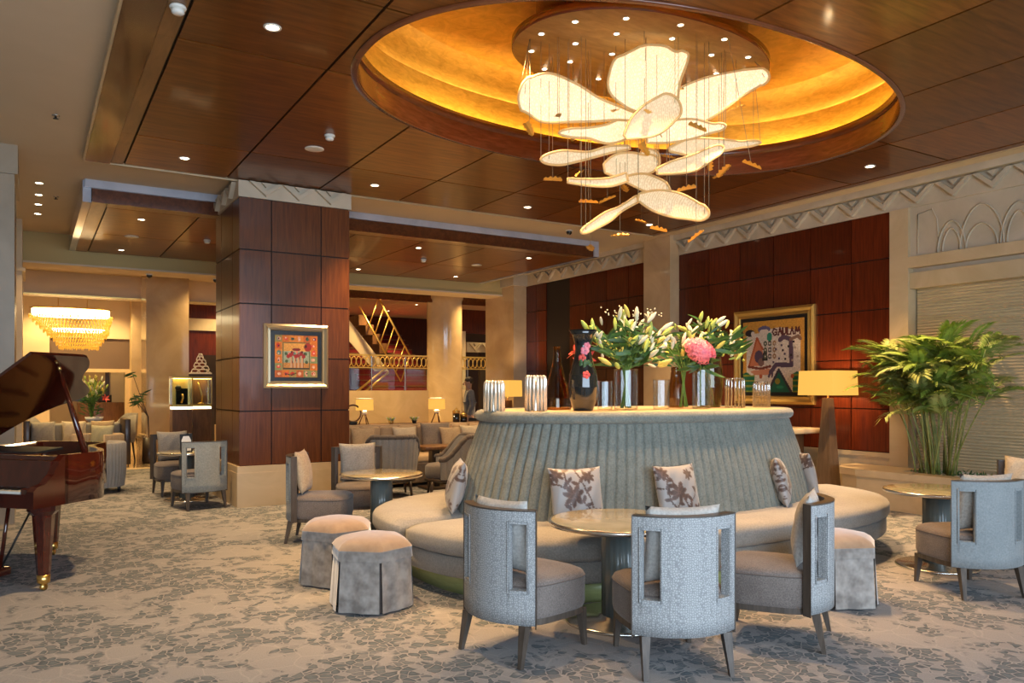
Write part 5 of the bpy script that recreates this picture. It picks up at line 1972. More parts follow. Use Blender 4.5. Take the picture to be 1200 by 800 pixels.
# each lamp that can be told apart gets its own label
for x, y, lab, w in (
        (1.46, 5.61, 'downlight in the mahogany ceiling nearest the upper left corner', 150),
        (1.46, 9.31, 'downlight in the mahogany ceiling left of the wood column', 150),
        (3.69, 9.30, 'downlight in the mahogany ceiling just right of the wood column', 150),
        (5.97, 9.30, 'downlight in the mahogany ceiling halfway from column to pilaster', 150),
        (8.22, 9.30, 'downlight in the mahogany ceiling close to the stone pilaster', 150),
        (8.22, 5.53, 'downlight in the mahogany ceiling right of the dome', 220)):
    downlight(x, y, CZ - 0.001, lab, None, 0.06, w * 3.4)
for x, y in ((1.46, 1.8), (4.83, 1.8), (8.22, 1.8), (3.1, 1.75), (6.6, 1.75), (8.22, 3.6)):     # the same grid goes on out of frame
    spot((x, y, CZ - 0.02), 30, 95)
for x, y, lab in ((1.31, 11.9, 'lower mahogany ceiling downlight nearest its left front corner'), (1.31, 14.7, 'lower mahogany ceiling downlight at its far left'),
                  (5.49, 11.9, 'lower mahogany ceiling downlight right of the wood column, front row'), (5.47, 14.65, 'lower mahogany ceiling downlight beside the wood column, rear row'),
                  (7.6, 11.8, 'lower mahogany ceiling downlight near the stone pilaster, front row'), (7.56, 14.55, 'lower mahogany ceiling downlight near the round column, rear row')):
    downlight(x, y, Z2 - 0.001, lab, None, 0.055, 190)
for k, y in enumerate((11.6, 12.3, 12.95, 13.65)):
    downlight(0.10, y, CZ + 0.049, ('nearest', 'second', 'third', 'farthest')[k] + ' of the four downlights in a row in the cream ceiling', None, 0.055, 120)
# the little star lamps in the bronze disc
G3 = 'star lamps in the bronze disc of the dome'
rnd = random.Random(14)
k = 0
for ring, (rr, nn) in enumerate(((0.90, 14), (0.62, 9), (0.3, 4))):
    for q in range(nn):
        a = 2 * pi * (q + 0.5 * ring) / nn
        x, y = DC[0] + DA * 0.47 * rr * cos(a), DC[1] + DB * 0.47 * rr * sin(a)
        downlight(x, y, DZ - 0.001, 'tiny bright star lamp set in the bronze disc above the petals', G3, 0.03, 0, 'bulb')
        k += 1
for q in range(6):
    a = 2 * pi * q / 6
    spot((DC[0] + DA * 0.47 * cos(a), DC[1] + DB * 0.47 * sin(a), DZ - 0.02), 470, 84, (1.0, 0.60, 0.27))
for x, y, z, nm, lab in ((2.57, 7.69, CZ, 'smoke_detector', 'white smoke detector in the mahogany ceiling left of the dome'), (6.05, 12.9, Z2, 'smoke_detector', 'smoke detector in the lower mahogany ceiling right of the wood column'),
                         (2.37, 13.0, Z2, 'smoke_detector', 'smoke detector in the lower mahogany ceiling left of the wood column'), (0.84, 5.62, CZ - 0.004, 'smoke_detector', 'smoke detector on the light border board, top left')):
    t = thing(nm, lab, 'detector', (x, y, z))
    MB().lathe([(0.05, 0.0), (0.055, -0.012), (0.05, -0.022)], 20).build('base', 'trim_white', t)
    MB().lathe([(0.04, -0.024), (0.042, -0.045), (0.03, -0.056), (0.001, -0.058)], 20).build('sensor_head', 'trim_white', t)
for x, y, z, lab in ((2.58, 8.22, CZ, 'round white speaker grille beside the smoke detector left of the dome'), (7.2, 13.0, Z2, 'round white speaker grille in the lower mahogany ceiling, right part'),
                     (1.33, 13.32, Z2, 'round white speaker grille in the lower mahogany ceiling, left part')):
    t = thing('ceiling_speaker', lab, 'speaker', (x, y, z))
    MB().lathe([(0.1, 0.0), (0.1, -0.006), (0.094, -0.009)], 28).build('rim', 'trim_white', t)
    MB().lathe([(0.09, -0.0085), (0.001, -0.01)], 28, cap=False).build('grille', 'trim_white', t)
for x, y, z, lab in ((0.21, 8.64, CZ + 0.05, 'small sprinkler head in the cream ceiling top left'), (0.3, 12.3, CZ + 0.05, 'small sprinkler head beside the row of four downlights')):
    t = thing('sprinkler', lab, 'sprinkler', (x, y, z))
    MB().lathe([(0.035, 0.0), (0.035, -0.006), (0.012, -0.01), (0.01, -0.03)], 14).build('rose', 'steel', t)
    MB().lathe([(0.001, -0.032), (0.025, -0.033), (0.025, -0.037), (0.001, -0.038)], 14).build('deflector', 'black', t)
for x, y, z, lab in ((1.85, 15.6, 3.53, 'black dome camera under the gilded beam, left one'), (3.0, 15.6, 3.53, 'black dome camera under the gilded beam beside the wood column'), (7.55, 10.5, CZ + 0.05, 'black dome camera in the cream strip left of the stone pilaster')):
    t = thing('dome_camera', lab, 'camera', (x, y, z))
    MB().lathe([(0.06, 0.0), (0.06, -0.02)], 18).build('base', 'trim_white', t)
    MB().ball((0, 0, -0.03), (0.05, 0.05, 0.05), 16, 10).build('dome', 'piano_black', t)


# ================================================================ REAR SEATING
t = thing('tan_sofa', 'long tan tufted sofa behind the grey wing chairs', 'sofa', (5.2, 11.38, 0))
MB().rbox((0, -0.35, 0.2), (3.1, 0.8, 0.3), 0.03).build('base', 'sofa_tan', t)
for k in range(3):
    MB().rbox((-1.02 + 1.02 * k, -0.38, 0.39), (1.0, 0.72, 0.14), 0.04, 3).build('seat_cushion', 'sofa_tan', t)
MB().rbox((0, 0.07, 0.48), (3.1, 0.12, 0.82), 0.03).build('back_frame', 'sofa_tan', t)
for k in range(10):
    MB().rbox((-1.395 + 0.31 * k, -0.03, 0.64), (0.30, 0.14, 0.46), 0.05, 3).build('back_tuft', 'sofa_tan', t)
for sx in (-1.4, 0, 1.4):
    for sy in (-0.68, 0.05):
        MB().lathe([(0.025, 0), (0.03, 0.08)], 10, (sx, sy, 0)).build('foot', 'dark_wood', t)
bigp = pillow_mesh(0.52, 0.46, 0.16, 'cushion')
bigp.materials.append(fabric('brown_grey_weave', (0.2, 0.16, 0.13), (0.3, 0.25, 0.21), scale=60))
for x, mt, lab in ((4.26, 'pillow_tan', 'tan cushion on the long sofa next to the wood column'), (4.93, 'pillow_cream', 'cream cushion on the long sofa above the left wing chair'),
                   (6.10, 'pillow_cream', 'cream cushion on the long sofa near the banquette')):
    put_pillow(PIL[mt], mt, lab, (x, 11.13, 0.46), heading(0, -1), 12)
put_pillow(bigp, 'rib_cloth', 'large brown grey cushion in the middle of the long sofa', (5.45, 11.13, 0.46), heading(0, -1), 10)
put_pillow(PIL['pillow_tan'], 'pillow_tan', 'tan cushion on the long sofa behind the brown wood table', (5.66, 10.97, 0.455), heading(0.1, -1), 16)

t = thing('sofa_console', 'narrow wooden console behind the long tan sofa', 'table', (5.3, 11.87, 0))
MB().span(-1.5, 1.5, -0.22, 0.22, 0.83, 0.88).build('console_top', 'brown_wood', t)
MB().span(-1.46, 1.46, -0.19, 0.19, 0.0, 0.83).build('console_body', 'brown_wood', t)
for x, lab in ((4.53, 'small tripod table lamp with yellow shade beside the wood column'), (5.80, 'small tripod table lamp with yellow shade before the round column')):
    t = thing('tripod_lamp', lab, 'lamp', (x, 11.85, 0.88))
    for k in range(3):
        a = 2 * pi * k / 3 + 0.5
        MB().tube([(0.09 * cos(a), 0.09 * sin(a), 0.0), (0.02 * cos(a), 0.02 * sin(a), 0.17)], 0.009, 6).build('leg', 'brown_wood', t)
    MB().lathe([(0.03, 0.155), (0.042, 0.175), (0.042, 0.2), (0.02, 0.22)], 16).build('lamp_holder', 'trim_white', t)
    MB().lathe([(0.14, 0.225), (0.136, 0.40)], 28, cap=False).build('lamp_shade', 'shade', t)
    MB().lathe([(0.137, 0.40), (0.136, 0.412), (0.128, 0.412)], 28, cap=False).build('shade_rim', 'trim_white', t)
    point((x, 11.85, 1.19), 10, radius=0.04)
for x, lab in ((4.96, 'small pale succulent in a low pot on the sofa console, left one'), (5.37, 'small succulent in a dark pot on the sofa console, right one')):
    t = thing('potted_succulent', lab, 'plant', (x, 11.8, 0.88))
    MB().lathe([(0.03, 0), (0.045, 0.05), (0.04, 0.05), (0.03, 0.03)], 14).build('pot', 'black' if x > 5.2 else 'brass', t)
    for k in range(9):
        a = 2 * pi * k / 9
        o = link('leaf', BUD['bud_green' if k % 2 else 'bud_white'], t, (0, 0, 0.04), aim((cos(a), sin(a), 0.8)))
        o.scale = (0.8, 0.8, 0.9)
for x, h, lab in ((6.14, 0.15, 'dark jar with a golden lid on the sofa console, taller one'), (6.28, 0.09, 'dark jar with a golden lid on the sofa console, shorter one')):
    t = thing('lidded_jar', lab, 'jar', (x, 11.8, 0.88))
    MB().lathe([(0.05, 0), (0.06, 0.01), (0.06, h)], 20).build('jar_body', 'black_glaze', t)
    MB().lathe([(0.062, h), (0.062, h + 0.04), (0.04, h + 0.06), (0.012, h + 0.07), (0.016, h + 0.09), (0.001, h + 0.1)], 20).build('lid', 'brass', t)
t = thing('ring_ornament', 'dark ring shaped ornament on the sofa console at the wood column', 'ornament', (4.32, 11.8, 0.88))
MB().rbox((0, 0, 0.025), (0.12, 0.09, 0.05), 0.008).build('base', 'black', t)
MB().tube([(0.13 * cos(a), 0, 0.18 + 0.13 * sin(a)) for a in [2 * pi * k / 28 for k in range(28)]], 0.014, 8, True).build('ring', 'brown_wood', t)


def wing_chair(label, loc, rz):
    """Ribbed tub chair: the back sweeps down into the arms."""
    t = thing('wing_chair', label, 'chair', loc, rz)
    N = 128
    out, inn, vs, fs = [], [], [], []
    top = []
    for k in range(N + 1):
        a = radians(-205 + 230 * k / N)          # from one arm round the back (-Y) to the other
        f = abs(2 * k / N - 1)
        h = 0.80 - 0.30 * smoothstep(0.42, 0.95, f)
        rib = 1 + 0.045 * (1 - abs(2 * ((k % 8) / 8) - 1) ** 4) - 0.02
        ro, ri = 0.36 * rib, 0.29
        p = (ro * cos(a) * 0.98, ro * sin(a))
        q = (ri * cos(a), ri * sin(a))
        out.append((p, q, h))
        top.append(((p[0] + q[0]) / 2 * 1.09, (p[1] + q[1]) / 2 * 1.09, h + 0.004))
    sh_ = MB()
    for k in range(N):
        (p, q, h), (p2, q2, h2) = out[k], out[k + 1]
        sh_.add([(p[0] * .93, p[1] * .93, 0.24), (p2[0] * .93, p2[1] * .93, 0.24), (p2[0] * 1.04, p2[1] * 1.04, h2), (p[0] * 1.04, p[1] * 1.04, h)], [(0, 1, 2, 3)], True)
    sh_.build('ribbed_shell', 'rib_cloth', t, weld=True)
    il = MB()
    for k in range(N):
        (p, q, h), (p2, q2, h2) = out[k], out[k + 1]
        il.add([(q[0], q[1], 0.24), (q2[0], q2[1], 0.24), (q2[0] * 1.04, q2[1] * 1.04, h2), (q[0] * 1.04, q[1] * 1.04, h)], [(0, 1, 2, 3)], True)
    for (p, q, h) in (out[0], out[-1]):
        il.add([(p[0] * .93, p[1] * .93, 0.24), (q[0], q[1], 0.24), (q[0] * 1.04, q[1] * 1.04, h), (p[0] * 1.04, p[1] * 1.04, h)], [(0, 1, 2, 3)])
    il.build('inner_back', 'rib_cloth', t, weld=True)
    MB().tube(top, 0.036, 8).build('top_roll', 'lining', t)
    MB().lathe([(0.28, 0.24), (0.30, 0.27), (0.30, 0.40), (0.27, 0.43), (0.0, 0.44)], 32, sy=1.08).build('seat', 'seat_cloth', t)
    MB().lathe([(0.30, 0.20), (0.33, 0.205), (0.33, 0.245)], 32).build('seat_rail', 'dark_wood', t)
    for sx, sy in ((-0.22, -0.22), (0.22, -0.22), (-0.22, 0.24), (0.22, 0.24)):
        MB().tube([(sx, sy, 0.21), (sx * 1.1, sy * 1.12, 0.0)], [0.026, 0.014], 8).build('leg', 'dark_wood', t)
    return t


wg = wing_chair('ribbed grey tub chair with its back to the camera, left of the pair', (4.17, 9.92, 0), heading(0.25, 0.97))
dup(wg, (4.86, 9.55, 0), heading(-0.93, 0.36), 'ribbed grey tub chair turned left beside the banquette')
t = thing('side_table', 'small square brown wood table between sofa and tub chairs', 'table', (5.0, 10.30, 0))
MB().rbox((0, 0, 0.6), (0.5, 0.5, 0.05), 0.006).build('table_top', 'brown_wood', t)
MB().box((0, 0, 0.29), (0.12, 0.12, 0.58)).build('post', 'dark_wood', t)
MB().rbox((0, 0, 0.02), (0.36, 0.36, 0.04), 0.006).build('base', 'dark_wood', t)

# far square-shade lamp seen between the silver lanterns
t = thing('square_shade_lamp', 'lamp with square yellow shade seen between the two silver lanterns', 'lamp', (8.55, 14.1, 0), 0.3)
MB().box((0, 0, 0.6), (0.24, 0.24, 1.2), top=0.55).build('tapered_base', 'brown_wood', t)
MB().tube([(0, 0, 1.18), (0, 0, 1.30)], 0.012, 8).build('stem', 'brass', t)
sh = MB()
for (a, b) in (((-.22, -.22), (.22, -.22)), ((.22, -.22), (.22, .22)), ((.22, .22), (-.22, .22)), ((-.22, .22), (-.22, -.22))):
    sh.add([(a[0], a[1], 1.28), (b[0], b[1], 1.28), (b[0] * .97, b[1] * .97, 1.62), (a[0] * .97, a[1] * .97, 1.62)], [(0, 1, 2, 3)])
sh.build('lamp_shade', 'shade', t)
point((8.55, 14.1, 1.46), 45, radius=0.05)

# ---- left lobby ----------------------------------------------------------
def tub_chair(label, loc, rz, cloth='rib_cloth', h=0.70):
    t = thing('tub_chair', label, 'chair', loc, rz)
    N = 128
    mb = MB()
    vs, fs = [], []
    for k in range(N + 1):
        a = radians(-220 + 260 * k / N)
        R = 0.38 + 0.016 * abs(sin(pi * k / 4)) ** 0.6
        for r, z in ((R * .94, 0.08), (R, 0.3), (R, h - 0.02), (R - 0.02, h), (R - 0.09, h), (R - 0.1, h - 0.03), (R - 0.1, 0.36)):
            vs.append((r * cos(a), r * sin(a), z))
    for k in range(N):
        for i in range(6):
            fs.append((k * 7 + i, (k + 1) * 7 + i, (k + 1) * 7 + i + 1, k * 7 + i + 1))
    fs += [tuple(range(7)), tuple(range(N * 7, N * 7 + 7))]
    MB().add(vs, fs, True).build('shell', cloth, t)
    MB().lathe([(0.3, 0.12), (0.34, 0.14), (0.34, 0.40), (0.31, 0.43), (0.0, 0.435)], 32).build('seat', 'seat_cloth', t)
    for sx, sy in ((-0.24, -0.22), (0.24, -0.22), (-0.24, 0.24), (0.24, 0.24)):
        MB().lathe([(0.02, 0), (0.024, 0.1)], 10, (sx, sy, 0)).build('leg', 'black', t)
    return t


tb1 = tub_chair('pale pleated tub chair just right of the piano, back to the camera', (0.78, 12.45, 0), heading(-0.25, 0.97))
dup(tb1, (0.95, 14.6, 0), heading(-0.6, -0.8), 'tan tub chair with a sage cushion behind the piano prop', mats={'shell': 'pillow_tan'})
put_pillow(PIL['pillow_green'], 'pillow_green', 'sage cushion in the tan tub chair behind the piano prop', (0.99, 14.66, 0.44), heading(-0.6, -0.8), 12)
t = thing('low_table', 'low table with a green glass top behind the piano', 'table', (0.28, 13.6, 0))
MB().rbox((0, 0, 0.52), (0.9, 0.6, 0.04), 0.006).build('glass_top', 'table_glass', t)
MB().box((0, 0, 0.25), (0.5, 0.35, 0.5)).build('pedestal', 'brown_wood', t)
t = thing('lobby_sofa', 'pale lobby sofa with a dark side panel behind the piano', 'sofa', (0.75, 16.6, 0), 0)
MB().rbox((0, 0, 0.27), (1.5, 0.8, 0.36), 0.04).build('base', 'rib_cloth', t)
MB().rbox((0, 0.36, 0.55), (1.5, 0.16, 0.5), 0.05).build('back', 'rib_cloth', t)
MB().rbox((0.80, 0, 0.46), (0.1, 0.9, 0.84), 0.01).build('side_panel', 'dark_wood', t)
MB().rbox((-0.80, 0, 0.46), (0.1, 0.9, 0.84), 0.01).build('side_panel', 'dark_wood', t)
for x, mt, lab in ((0.45, 'pillow_cream', 'cream cushion at the right end of the lobby sofa'), (0.92, 'pillow_tan', 'tan cushion against the dark panel of the lobby sofa'), (-0.05, 'pillow_grey', 'grey cushion at the left of the lobby sofa')):
    put_pillow(PIL[mt], mt, lab, (x + 0.25, 16.55, 0.45), heading(0, -1), 14)


def dining_chair(label, loc, rz):
    t = thing('dining_chair', label, 'chair', loc, rz)
    N = 30
    vs, fs = [], []
    for k in range(N + 1):
        a = radians(-200 + 220 * k / N)
        f = abs(2 * k / N - 1)
        h = 0.92 - 0.3 * smoothstep(0.3, 1.0, f)
        for r, z in ((0.27, 0.42), (0.29, h), (0.26, h), (0.235, 0.42)):
            vs.append((r * cos(a), r * sin(a), z))
    for k in range(N):
        for i in range(4):
            fs.append((k * 4 + i, (k + 1) * 4 + i, (k + 1) * 4 + (i + 1) % 4, k * 4 + (i + 1) % 4))
    MB().add(vs, fs, True).build('backrest', 'rib_cloth', t)
    MB().lathe([(0.25, 0.38), (0.27, 0.40), (0.27, 0.47), (0.0, 0.49)], 24).build('seat', 'rib_cloth', t)
    for sx, sy in ((-0.18, -0.18), (0.18, -0.18), (-0.18, 0.18), (0.18, 0.18)):
        MB().tube([(sx, sy, 0.39), (sx * 1.2, sy * 1.2, 0)], [0.022, 0.013], 8).build('leg', 'dark_wood', t)
    return t


dc = dining_chair('curved back dining chair facing left, beside the cream pier', (1.52, 17.3, 0), heading(-0.9, 0.35))
dup(dc, (1.7, 18.65, 0), heading(-0.8, -0.5), 'second curved back dining chair, just behind the first')
dup(dc, (0.2, 17.8, 0), heading(0.9, 0.3), 'curved back dining chair facing right across the dark table')
t = thing('dining_table', 'dark dining table under the far flowers', 'table', (1.0, 18.0, 0))
MB().lathe([(0.5, 0.70), (0.52, 0.71), (0.52, 0.74)], 36).build('table_top', 'dark_wood', t)
MB().lathe([(0.28, 0), (0.08, 0.06), (0.06, 0.7)], 20).build('pedestal', 'dark_wood', t)
t = thing('white_bowl', 'white bowl on the dark table below the far flowers', 'bowl', (1.10, 17.8, 0.74))
MB().lathe([(0.06, 0), (0.15, 0.08), (0.17, 0.14), (0.155, 0.13), (0.05, 0.02)], 24).build('bowl_body', 'paper', t)
t = thing('far_bouquet', 'far bunch of pale green flowers with a red bloom, above the piano rim', 'flowers', (1.05, 17.8, 0.76))
rnd = random.Random(31)
for k in range(44):
    a, rr = rnd.uniform(0, 6.28), 0.29 * sqrt(rnd.random())
    top = Vector((rr * cos(a), rr * sin(a), rnd.uniform(0.6, 0.88)))
    MB().tube([(0, 0, 0.03), (0.25 * top.x, 0.25 * top.y, 0.4), top], 0.006, 4).build('stem', 'stem', t)
    o = link('bud', BUD[rnd.choice(('bud_green', 'bud_white', 'bud_yellow'))], t, top, aim((top.x, top.y, 0.6)))
    o.scale = (1.1, 1.1, 0.9)
    o = link('bud', BUD[rnd.choice(('bud_green', 'bud_white', 'bud_yellow'))], t, top - Vector((0.05, 0.03, 0.1)), aim((top.y, -top.x, 0.5)))
    o.scale = (1.1, 1.1, 0.9)
for k in range(50):
    a = rnd.uniform(0, 6.28)
    link('leaf', LEAF[k % 4], t, (0.1 * cos(a), 0.1 * sin(a), rnd.uniform(0.12, 0.7)), aim((cos(a), sin(a), rnd.uniform(-.2, .8)), 0, 'Y'))
rb = link('red_bloom', LILY.copy(), t, (0.22, -0.16, 0.48), (radians(70), 0, 0.4))
rb.data.materials[0] = M['red']
rb.scale = (0.9, 0.9, 0.9)
t = thing('wood_sideboard', 'wooden sideboard in the bright niche behind the far flowers', 'sideboard', (1.62, 23.7, 0))
MB().rbox((0, 0, 0.55), (1.1, 0.4, 1.06), 0.01).build('body', 'brown_wood', t)
MB().rbox((0.1, -0.02, 1.18), (0.3, 0.2, 0.2), 0.01).build('radio_box', 'black', t)
t = thing('niche_picture', 'tall dark framed picture in the bright niche', 'picture', (1.45, 24.38, 1.75))
MB().span(-0.42, 0.42, -0.04, 0, -0.65, 0.65).build('frame', 'dark_wood', t)
MB().span(-0.32, 0.32, -0.05, -0.03, -0.55, 0.55).build('print', 'pillow_tan', t)
t = thing('branch_plant', 'dark leafy branches standing by the square marble column', 'plant', (1.98, 16.7, 0))
MB().lathe([(0.12, 0), (0.14, 0.05), (0.12, 0.5), (0.1, 0.5)], 20).build('pot', 'dark_wood', t)
rnd = random.Random(6)
for k in range(5):
    a = rnd.uniform(2.2, 4.2)
    tip = Vector((0.30 * cos(a), 0.2 * sin(a), rnd.choice((1.22, 1.3, 1.72, 1.78))))
    MB().tube([(0, 0, 0.4), (0.03 * cos(a), 0, 0.9), tip], 0.006, 5).build('branch', 'dark_wood', t)
    for q in range(6):
        o = link('leaf', LEAF[(k + q) % 4], t, tip + Vector((rnd.uniform(-.06, .08), 0, rnd.uniform(-.06, .05))), aim((rnd.uniform(-1, .6), rnd.uniform(-.5, .5), rnd.uniform(-.6, .3)), 0, 'Y'))

# lit display cases
for k, (x, y) in enumerate(((2.42, 15.85), (2.80, 16.02))):
    t = thing('display_case', ('left lit display case on a wooden pedestal, holding a dark plaque' if k == 0 else 'right lit display case on a wooden pedestal, holding a slim figurine'), 'case', (x, y, 0))
    MB().span(-0.17, 0.17, -0.17, 0.17, 0.0, 1.06).build('pedestal', 'brown_wood', t)
    MB().span(-0.165, 0.165, -0.165, 0.165, 1.065, 1.105).build('light_strip', pbr('lit_strip', (1, 1, 1), 0.5, emit=(1.0, 0.78, 0.4), es=5), t)
    MB().span(-0.18, 0.18, -0.18, 0.18, 1.11, 1.15).build('case_floor', 'brass', t)
    MB().span(-0.18, 0.18, -0.18, 0.18, 1.64, 1.675).build('case_lid', 'brass', t)
    for sx, sy, dx, dy in ((0, -0.172, 0.34, 0.008), (0, 0.172, 0.34, 0.008), (-0.172, 0, 0.008, 0.34), (0.172, 0, 0.008, 0.34)):
        MB().box((sx, sy, 1.395), (dx, dy, 0.49)).build('pane', 'pane', t)
    for sx in (-1, 1):
        for sy in (-1, 1):
            MB().box((sx * 0.172, sy * 0.172, 1.395), (0.014, 0.014, 0.49)).build('corner_bar', 'brass', t)
    MB().span(-0.15, 0.15, -0.15, 0.15, 1.632, 1.639).build('case_lamp', 'case_glow', t)
    MB().span(-0.16, 0.16, 0.155, 0.162, 1.155, 1.625).build('case_back', 'gold_frame' if k == 0 else 'brown_wood', t)  # gold colour of the left back stands in for the case's golden glow
t = thing('dark_plaque', 'dark plaque trophy with a round top in the left display case', 'trophy', (2.42, 15.85, 1.15))
MB().span(-0.09, 0.12, -0.02, 0.02, 0.0, 0.30).build('plaque', 'black_glaze', t)
MB().ball((-0.05, -0.03, 0.31), 0.055, 12, 8).build('globe', 'black', t)
MB().tube([(0.0, -0.05, 0.03), (0.03, -0.05, 0.12), (0.02, -0.05, 0.2)], 0.02, 8).build('gold_relief', 'brass', t)
t = thing('slim_figurine', 'slim golden figurine in the right display case', 'figurine', (2.80, 16.02, 1.15))
MB().lathe([(0.06, 0), (0.06, 0.02), (0.02, 0.03)], 16).build('base', 'brass', t)
MB().tube([(0.02, 0, 0.03), (0.03, 0, 0.16), (-0.03, 0, 0.38), (-0.05, 0, 0.42)], [0.014, 0.02, 0.012, 0.008], 8).build('body', 'brass', t)
t = thing('lattice_lantern', 'white pierced lattice lantern beside the wood column edge', 'lantern', (3.42, 19.6, 1.82))
def lat(i, j):
    w = 0.22 * (1 - i / 7)
    return (-w + 2 * w * j / 4, -0.1 * (1 - i / 7), 0.075 * i)
for i in range(6):
    MB().tube([lat(i, j) for j in range(5)], 0.011, 5).build('lattice_bar', 'paper', t)
    for j in range(5):
        b = lat(i + 1, min(4, max(0, j + (1 if (i + j) % 2 else -1))))
        MB().tube([lat(i, j), b], 0.009, 5).build('lattice_bar', 'paper', t)
MB().span(-0.24, 0.24, -0.1, 0.1, -0.03, 0.0).build('lantern_base', 'paper', t)
t = thing('lantern_stand', 'dark cabinet under the white lattice lantern', 'cabinet', (3.42, 19.7, 0))
MB().span(-0.3, 0.3, -0.2, 0.2, 0, 1.79).build('body', 'dark_wood', t)
MB().span(-0.28, -0.01, -0.215, -0.2, 0.1, 1.7).build('door', 'dark_wood', t)
MB().span(0.01, 0.28, -0.215, -0.2, 0.1, 1.7).build('door', 'dark_wood', t)

# crystal chandelier
cc = thing('crystal_chandelier', 'glowing amber crystal chandelier of two tiers over the left lobby', 'chandelier', (0.77, 19.5, 3.84))
for x in (-0.25, 0.3):
    MB().tube([(x, 0, 0), (x, 0, -0.66)], 0.008, 6).build('suspension_rod', 'brass', cc)
MB().lathe([(0.78, -0.68), (0.78, -0.66)], 40, sy=0.5).build('top_plate', 'brass', cc)
MB().lathe([(0.74, -0.84), (0.74, -0.69)], 40, sy=0.5, cap=False).build('lit_band', 'crystal_white', cc)
cr = MB()
rnd = random.Random(8)
def dangle(mb, cx, a, r, z, h):
    x, y = cx + r * cos(a), 0.5 * r * sin(a)
    w = 0.016
    mb.add([(x, y, z), (x + w, y, z - h * .5), (x, y + w, z - h * .5), (x - w, y, z - h * .5), (x, y - w, z - h * .5), (x, y, z - h)],
           [(0, 1, 2), (0, 2, 3), (0, 3, 4), (0, 4, 1), (5, 2, 1), (5, 3, 2), (5, 4, 3), (5, 1, 4)])
for tier in range(6):
    for q in range(70):
        a = 2 * pi * (q + 0.5 * (tier % 2)) / 70
        dangle(cr, 0 + 0.012 * tier, a, 0.79 - 0.055 * tier * (0.6 + 0.4 * (cos(a) < 0)), -0.80 - 0.075 * tier, rnd.uniform(0.08, 0.12))
cr.build('upper_crystals', 'crystal', cc, kind='stuff')
MB().lathe([(0.5, -1.16), (0.5, -1.1)], 36, (0.14, 0, 0), sy=0.5, cap=False).build('lit_band', 'crystal_white', cc)
cr = MB()
for tier in range(5):
    for q in range(56):
        a = 2 * pi * (q + 0.5 * (tier % 2)) / 56
        dangle(cr, 0.14, a, 0.58 - 0.05 * tier, -1.12 - 0.08 * tier, rnd.uniform(0.09, 0.13))
cr.build('lower_crystals', 'crystal', cc, kind='stuff')

# ---- stair hall ---------------------------------------------------------
st = thing('red_staircase', 'wide red carpeted stair rising in the glazed hall behind', 'stairs', (0, 0, 0))
for k in range(19):
    MB().span(8.25, 10.6, 19.6 + 0.26 * k, 19.6 + 0.26 * (k + 1) + 0.02, 0.0, 0.17 * (k + 1) - 0.0).build('step', 'red_carpet', st)
    MB().span(8.25, 10.6, 19.585 + 0.26 * k, 19.6 + 0.26 * k, 0.17 * (k + 1) - 0.025, 0.17 * (k + 1) + 0.004).build('nosing', 'brown_wood', st)
bl = thing('gilt_balustrade', 'glass balustrade with a pierced golden band along the stair hall', 'balustrade', (6.05, 17.62, 1.40))
MB().span(0, 4.1, -0.02, 0.02, 0.82, 0.86).build('top_rail', 'gold_frame', bl)
MB().span(0, 4.1, -0.015, 0.015, 0.53, 0.56).build('bottom_rail', 'gold_frame', bl)
ring = MB().tube([(0.058 * cos(a), 0, 0.115 * sin(a)) for a in [2 * pi * k / 12 for k in range(12)]], 0.013, 5, True).mesh('gilt_loop')
ring.materials.append(M['gold_frame'])
for k in range(34):
    link('gilt_loop', ring, bl, (0.06 + 0.12 * k, 0, 0.69))
for x in (0, 0.86, 1.72, 2.58, 3.44, 4.1):
    MB().span(x - 0.012, x + 0.012, -0.012, 0.012, 0, 0.84).build('post', 'steel', bl)
for k in range(4):
    MB().span(0.03 + 0.86 * k, 0.83 + 0.86 * k, -0.005, 0.005, 0.02, 0.52).build('pane', 'pane', bl)
sb_ = thing('stair_balustrade', 'golden sloping balustrade descending across the stair hall', 'balustrade', (0, 19.2, 0))
for (a, b, r_) in (((7.72, 0, 3.8), (8.60, 0, 2.33), 0.028), ((7.2, 0, 3.55), (8.35, 0, 1.63), 0.022), ((7.1, 0, 1.35), (7.92, 0, 1.97), 0.03), ((7.25, 0, 1.3), (8.0, 0, 1.87), 0.03)):
    MB().tube([a, b], r_, 8).build('golden_rail', 'gold_frame', sb_)
for k in range(7):
    f = k / 6
    MB().tube([(7.72 + 0.88 * f, 0, 3.8 - 1.47 * f), (7.47 + 0.88 * f, 0, 3.1 - 1.47 * f)], 0.016, 6).build('baluster', 'gold_frame', sb_)
us = thing('upper_stair', 'stepped underside of the upper stair flight in the glazed hall', 'stairs', (0, 19.4, 0))
for k in range(4, 9):
    MB().span(6.5 + 0.19 * k, 6.72 + 0.19 * k, 0, 1.4, 4.05 - 0.24 * k, 4.32 - 0.24 * k).build('step', 'brown_wood', us)
vs_, = ([],)
MB().wall_poly([(6.2, 3.55), (6.75, 3.5), (8.1, 1.9), (7.7, 1.9)], lambda a, b, d: (a, 0.02 - d, b), 0.02).build('cream_stringer', 'cream', us)
MB().span(6.0, 12, 24.6, 24.7, 0, 4.2).build('stair_hall_panelling', 'wood_wall', wall_back)
